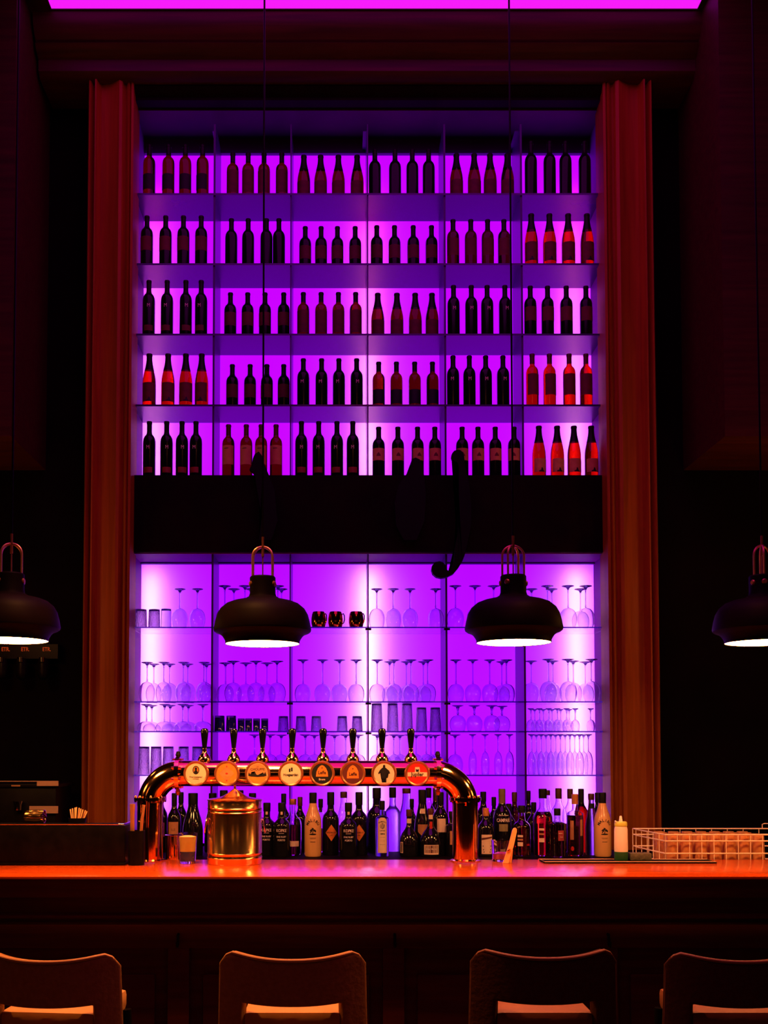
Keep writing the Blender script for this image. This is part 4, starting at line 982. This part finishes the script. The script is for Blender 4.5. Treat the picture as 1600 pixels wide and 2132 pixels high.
def bars(p, q, n, z0, z1):
    for i in range(n + 1):
        t = i / n
        x = p[0] + (q[0] - p[0]) * t; y = p[1] + (q[1] - p[1]) * t
        a_tube(bm, [(x, y, z0), (x, y, z1)], .0020, 6)
bars((xn0, yn), (wx1, yn), 12, zw0, zw1 - .003)
bars((wx0, yf), (wx1, yf), 9, zw0, zw1)
bars((wx0, yf - .06), (xn0, yn), 5, zw0, zw1)
for i in range(9):
    x = xn0 + (wx1 - xn0) * (i + .5) / 9
    a_tube(bm, [(x, yn, zw0), (x, yf, zw0)], .002, 6)
for i in range(1, 5):
    y = yn + (yf - yn) * i / 5
    a_tube(bm, [(xn0 if i < 4 else wx0 + .03, y, zw0), (wx1, y, zw0)], .002, 6)
put('rack_frame', finish(bm, 'rack_wire', M_WIRE), rk, (0, -RY, 0))
put('rack_handle', tube('rh', M_WIRE, [(PX(1588, yf, 1715), yf, zw1), (PX(1588, yf, 1715), yf, zw1 + .022), (PX(1592, yf, 1715), yf, zw1 + .026), (PX(1680, yf, 1715), yf, zw1 + .026), (PX(1684, yf, 1715), yf, zw1)], .0024, 8), rk, (0, -RY, 0))
G_RACK = tumbler(.150, .031, .026, .0022, name='rack_glass', m=M_RACKG)
for j, yy in enumerate((yn + .045, yn + .125, yn + .205, yn + .285)):
    for i in range(7):
        x = xn0 + .045 + i * .070 + (j % 2) * .012 - j * .0
        if x > wx1 - .035: continue
        o = put('tumbler', G_RACK, None, (x, yy, zw0 + .0026))
        tag(o, 'upturned tumbler in the wire rack, %s from the left, %s row' % (ORDN[i], ['front', 'second', 'third', 'back'][j]), 'glass', 'upturned tumblers in the wire rack')

# ------------------------------------------------------------------ left-hand dark appliances
my = 6.05
mx0 = PX(-80, my, 1650); mx1 = PX(124, my, 1650)
em = thing('coffee_machine', 'black coffee machine with pale steel end plates at the far left', 'coffee machine', ((mx0 + mx1) / 2, my, CNT_Z + .0006))
hw2 = (mx1 - mx0) / 2
z1 = PZ(1634, my) - CNT_Z
put('machine_body', boxes('mb', M_PLAST, [(-hw2, hw2 - .02, 0, .35, 0, z1), (-hw2, hw2, -.02, .35, z1 - .015, z1 + .006)], .004), em)
M_TRIM = mat('dull_steel_trim', (.55, .33, .16), .5, metal=.4, noise=(.6, .37, .19), nscale=12)
put('top_rail', boxes('mr', M_TRIM, [(-hw2, hw2, -.028, -.021, z1 + .018, z1 + .022), (hw2 - .12, hw2, -.028, -.021, z1 - .006, z1 + .018)]), em)
put('drip_plate', box('md', M_TRIM, hw2 - .16, hw2, -.03, -.021, PZ(1693, my) - CNT_Z, PZ(1678, my) - CNT_Z), em)
put('group_head', lathe('gh', M_STEEL, [(0, 0), (.02, 0), (.022, .03), (.03, .05), (0, .05)], 20, Matrix.Translation((hw2 - .22, -.04, z1 - .14))), em)
put('name_mark', decal('nm', M_INKG, [('p', rect(hw2 - .24, z1 - .005, .05, .008))], on_flat(-.0205)), em)
rail = thing('optic_rail', 'black wall rail holding the upside-down bottles at the far left', 'rail', (0, 6.55, 0))
put('rail_bar', box('ob', M_PLAST, PX(-20, 6.55, 1380), PX(122, 6.55, 1380), -.02, .07, PZ(1372, 6.55), PZ(1342, 6.55)), rail, (0, 0, 0))
for k, px in enumerate((5, 46, 91)):
    x = PX(px, 6.5, 1380); zt3 = PZ(1370, 6.5)
    t = thing('optic_bottle', 'dark dispenser with small orange label, %s of three on the left rail' % ['leftmost', 'middle', 'rightmost'][k], 'dispenser', (x, 6.49, zt3), 'dispensers on the left rail')
    put('bottle_body', lathe('opb', M_PLAST, [(0, -.004), (.026, -.004), (.034, -.03), (.036, -.09), (.028, -.12), (.010, -.135), (0, -.136)], 24), t)
    put('measure', lathe('opm', M_STEEL, [(0, 0), (.018, 0), (.018, -.028), (0, -.028)], 16, Matrix.Translation((0, -.03, .0))), t)
    put('lettering', decal('opl', M_INKO, [('t', 'ETR.', .034, .01, .055, .02, .8)], on_flat(.0375)), t)

# ------------------------------------------------------------------ pendant lamps
sc = 1 / (F / LAMP_Y)
PR = [(0, 1200.5), (25, 1200.5), (27, 1203), (27, 1236), (29, 1242), (37, 1247), (50, 1250), (63, 1253), (76, 1258), (88, 1268), (95, 1280), (99, 1295), (102, 1311), (101, 1315), (97, 1318), (89, 1321), (84, 1325), (80, 1331), (77.5, 1336), (78, 1340.5)]
zl = lambda y: PZ(y, LAMP_Y)
ZO = zl(1340.5)
outer = [(r * sc, zl(y) - ZO) for r, y in PR]
inner = [(max(r - .0045, 0), z - .004 if i < 12 else z + .004) for i, (r, z) in enumerate(outer)]
inner[-1] = (outer[-1][0] - .003, 0.001)
SHELL = lathe('lamp_shade', M_SHADE, outer + [(outer[-1][0] - .0015, -.0015)], 72)
INSIDE = lathe('shade_lining', M_SHIN, [(a, b) for a, b in inner][3:], 72)
rd = outer[-1][0] - .0035
DIFF = lathe('diffuser', M_DIFF, [(0, .001), (rd, .001), (rd, .007), (0, .007)], 64)
ra = 23 * sc
z_h0 = zl(1215) - ZO; z_h1 = zl(1160) - ZO; z_h2 = zl(1139) - ZO
def arch_pts(a):
    pts = []
    for i in range(25):
        t = i / 24
        if t < .25: q = (ra, z_h0 + (z_h1 - z_h0) * t / .25)
        elif t > .75: q = (-ra, z_h0 + (z_h1 - z_h0) * (1 - t) / .25)
        else:
            an = (t - .25) / .5 * PI; q = (ra * math.cos(an), z_h1 + (z_h2 - z_h1) * math.sin(an))
        pts.append((q[0] * math.cos(a), q[0] * math.sin(a), q[1]))
    return pts
ARCHES = [tube('arch', M_SATIN, arch_pts(a), .0048, 8) for a in (math.radians(26), math.radians(-26))]
STUDS = []
for a in (26, -26, 154, 206):
    an = math.radians(a)
    STUDS.append(lathe('stud', M_BRONZE, [(0, 0), (.012, 0), (.012, .006), (.008, .010), (0, .010)], 16,
        Matrix.Translation((27 * sc * .93 * math.cos(an), 27 * sc * .93 * math.sin(an), zl(1217) - ZO)) @ Matrix.Rotation(an, 4, 'Z') @ Matrix.Rotation(PI / 2, 4, 'Y')))
ROD = lathe('rod', M_BRONZE, [(0, zl(1201) - ZO), (.003, zl(1201) - ZO), (.003, zl(1160) - ZO), (.006, zl(1159) - ZO), (.006, z_h2), (.008, z_h2), (.008, z_h2 + .006), (.005, z_h2 + .007), (.0055, zl(1118) - ZO), (0, zl(1118) - ZO)], 14)
CABLE = tube('cable', M_PLAST, [(0, 0, zl(1119) - ZO), (0, 0, ZCEIL + .005 - ZO)], .0042, 8)
for k, px in enumerate(LAMPS):
    x = PX(px, LAMP_Y, 1300)
    zoff = [.014, 0, .005, .005][k]
    t = thing('pendant_lamp', ['dark bell-shaped pendant lamp cut by the left picture edge', 'dark bell-shaped pendant lamp left of the picture centre', 'dark bell-shaped pendant lamp right of the picture centre', 'dark bell-shaped pendant lamp cut by the right picture edge'][k],
              'pendant lamp', (x, LAMP_Y, ZO + zoff), 'pendant lamps over the bar', [.3, 0, math.radians(27), .9][k])
    put('lamp_shade', SHELL, t); put('shade_lining', INSIDE, t); put('diffuser', DIFF, t)
    for a in ARCHES: put('handle_arch', a, t)
    for s2 in STUDS: put('stud', s2, t)
    put('stem', ROD, t); put('cable', CABLE, t)

# ------------------------------------------------------------------ bar stools
def stool(cx_px, top_py, fabric, seatm, words, rotz, Y=3.62, piping=None):
    zt_ = PZ(top_py, Y); x = PX(cx_px, Y, 2000)
    t = thing('bar_stool', words, 'bar stool', (x, Y, 0), 'bar stools', rotz)
    W = .243; D = .75
    nx, nz = 24, 28
    cut_x = .157; hgt = .42
    def pos(i, j):
        u = -1 + 2 * i / nx; v = j / nz                  # v 0 bottom, 1 top
        wz = W * (1.02 - .03 * v)
        dip = .028 * (1 - abs(u) ** 2.2)
        corner = .0
        if abs(u) > .80: corner = .050 * ((abs(u) - .80) / .20) ** 2.2
        zt2_ = zt_ - dip - corner
        z = zt_ - hgt + (zt2_ - zt_ + hgt) * v
        y = .085 * (abs(u) ** 2.2) + .045 * (1 - v) * .6
        return Vector((u * wz, y, z))
    bm = bmesh.new(); V = {}
    for i in range(nx + 1):
        for j in range(nz + 1): V[i, j] = pos(i, j)
    keep = {}
    for i in range(nx):
        for j in range(nz):
            c = (V[i, j] + V[i + 1, j + 1]) / 2
            if abs(c.x) < cut_x and c.z < zt_ - .178 and c.z > zt_ - 2: continue
            keep[i, j] = 1
    vm = {}
    def gv(i, j):
        if (i, j) not in vm: vm[i, j] = bm.verts.new(V[i, j])
        return vm[i, j]
    for (i, j) in keep: bm.faces.new((gv(i, j), gv(i + 1, j), gv(i + 1, j + 1), gv(i, j + 1)))
    me_ = finish(bm, 'backrest', fabric)
    b = put('backrest', me_, t)
    md = b.modifiers.new('thick', 'SOLIDIFY'); md.thickness = .042; md.offset = 0
    md = b.modifiers.new('bevel', 'BEVEL'); md.width = .014; md.segments = 3; md.limit_method = 'ANGLE'; md.angle_limit = math.radians(50)
    pts = [tuple(pos(i, nz) + Vector((0, -.018, .0))) for i in range(0, nx + 1)]
    pts = [tuple(pos(0, j) + Vector((-.001, -.018, 0))) for j in range(0, nz, 4)] + pts + [tuple(pos(nx, j) + Vector((.001, -.018, 0))) for j in range(nz - 1, -1, -4)]
    put('piping', tube('piping', seatm, pts, .006, 8), t)  # brighter seat leather on the piping stands for the lit rim
    zs_ = .735
    bm = bmesh.new(); a_box(bm, -.165, .165, .045, .43, zs_ - .075, zs_, .022)
    st_ = put('seat', finish(bm, 'seat', seatm), t)
    for (lx, ly) in ((-.17, .07), (.17, .07), (-.17, .40), (.17, .40)):
        sx2 = 1.15
        put('leg', tube('leg', M_PLAST, [(lx, ly, zs_ - .07), (lx * sx2, ly + (.02 if ly > .2 else -.02), .0)], [.016, .011], 10), t)
    put('foot_rail', tube('foot_rail', M_PLAST, [(-.185, .06, .28), (.185, .06, .28), (.185, .41, .28), (-.185, .41, .28)], .009, 8, True), t)
    return t
stool(88, 1984, M_FAB1, M_SEAT1, 'tan bar stool cut by the left picture edge', math.radians(-6))
stool(608, 1981, M_FAB1, M_SEAT1, 'tan bar stool seen whole below the copper bucket', 0)
stool(1140, 1977, M_FAB2, M_SEAT2, 'dark bar stool with glowing top edge, left of the right-edge stool', 0)
stool(1552, 1984, M_FAB2, M_SEAT2, 'dark bar stool cut by the right picture edge', 0)
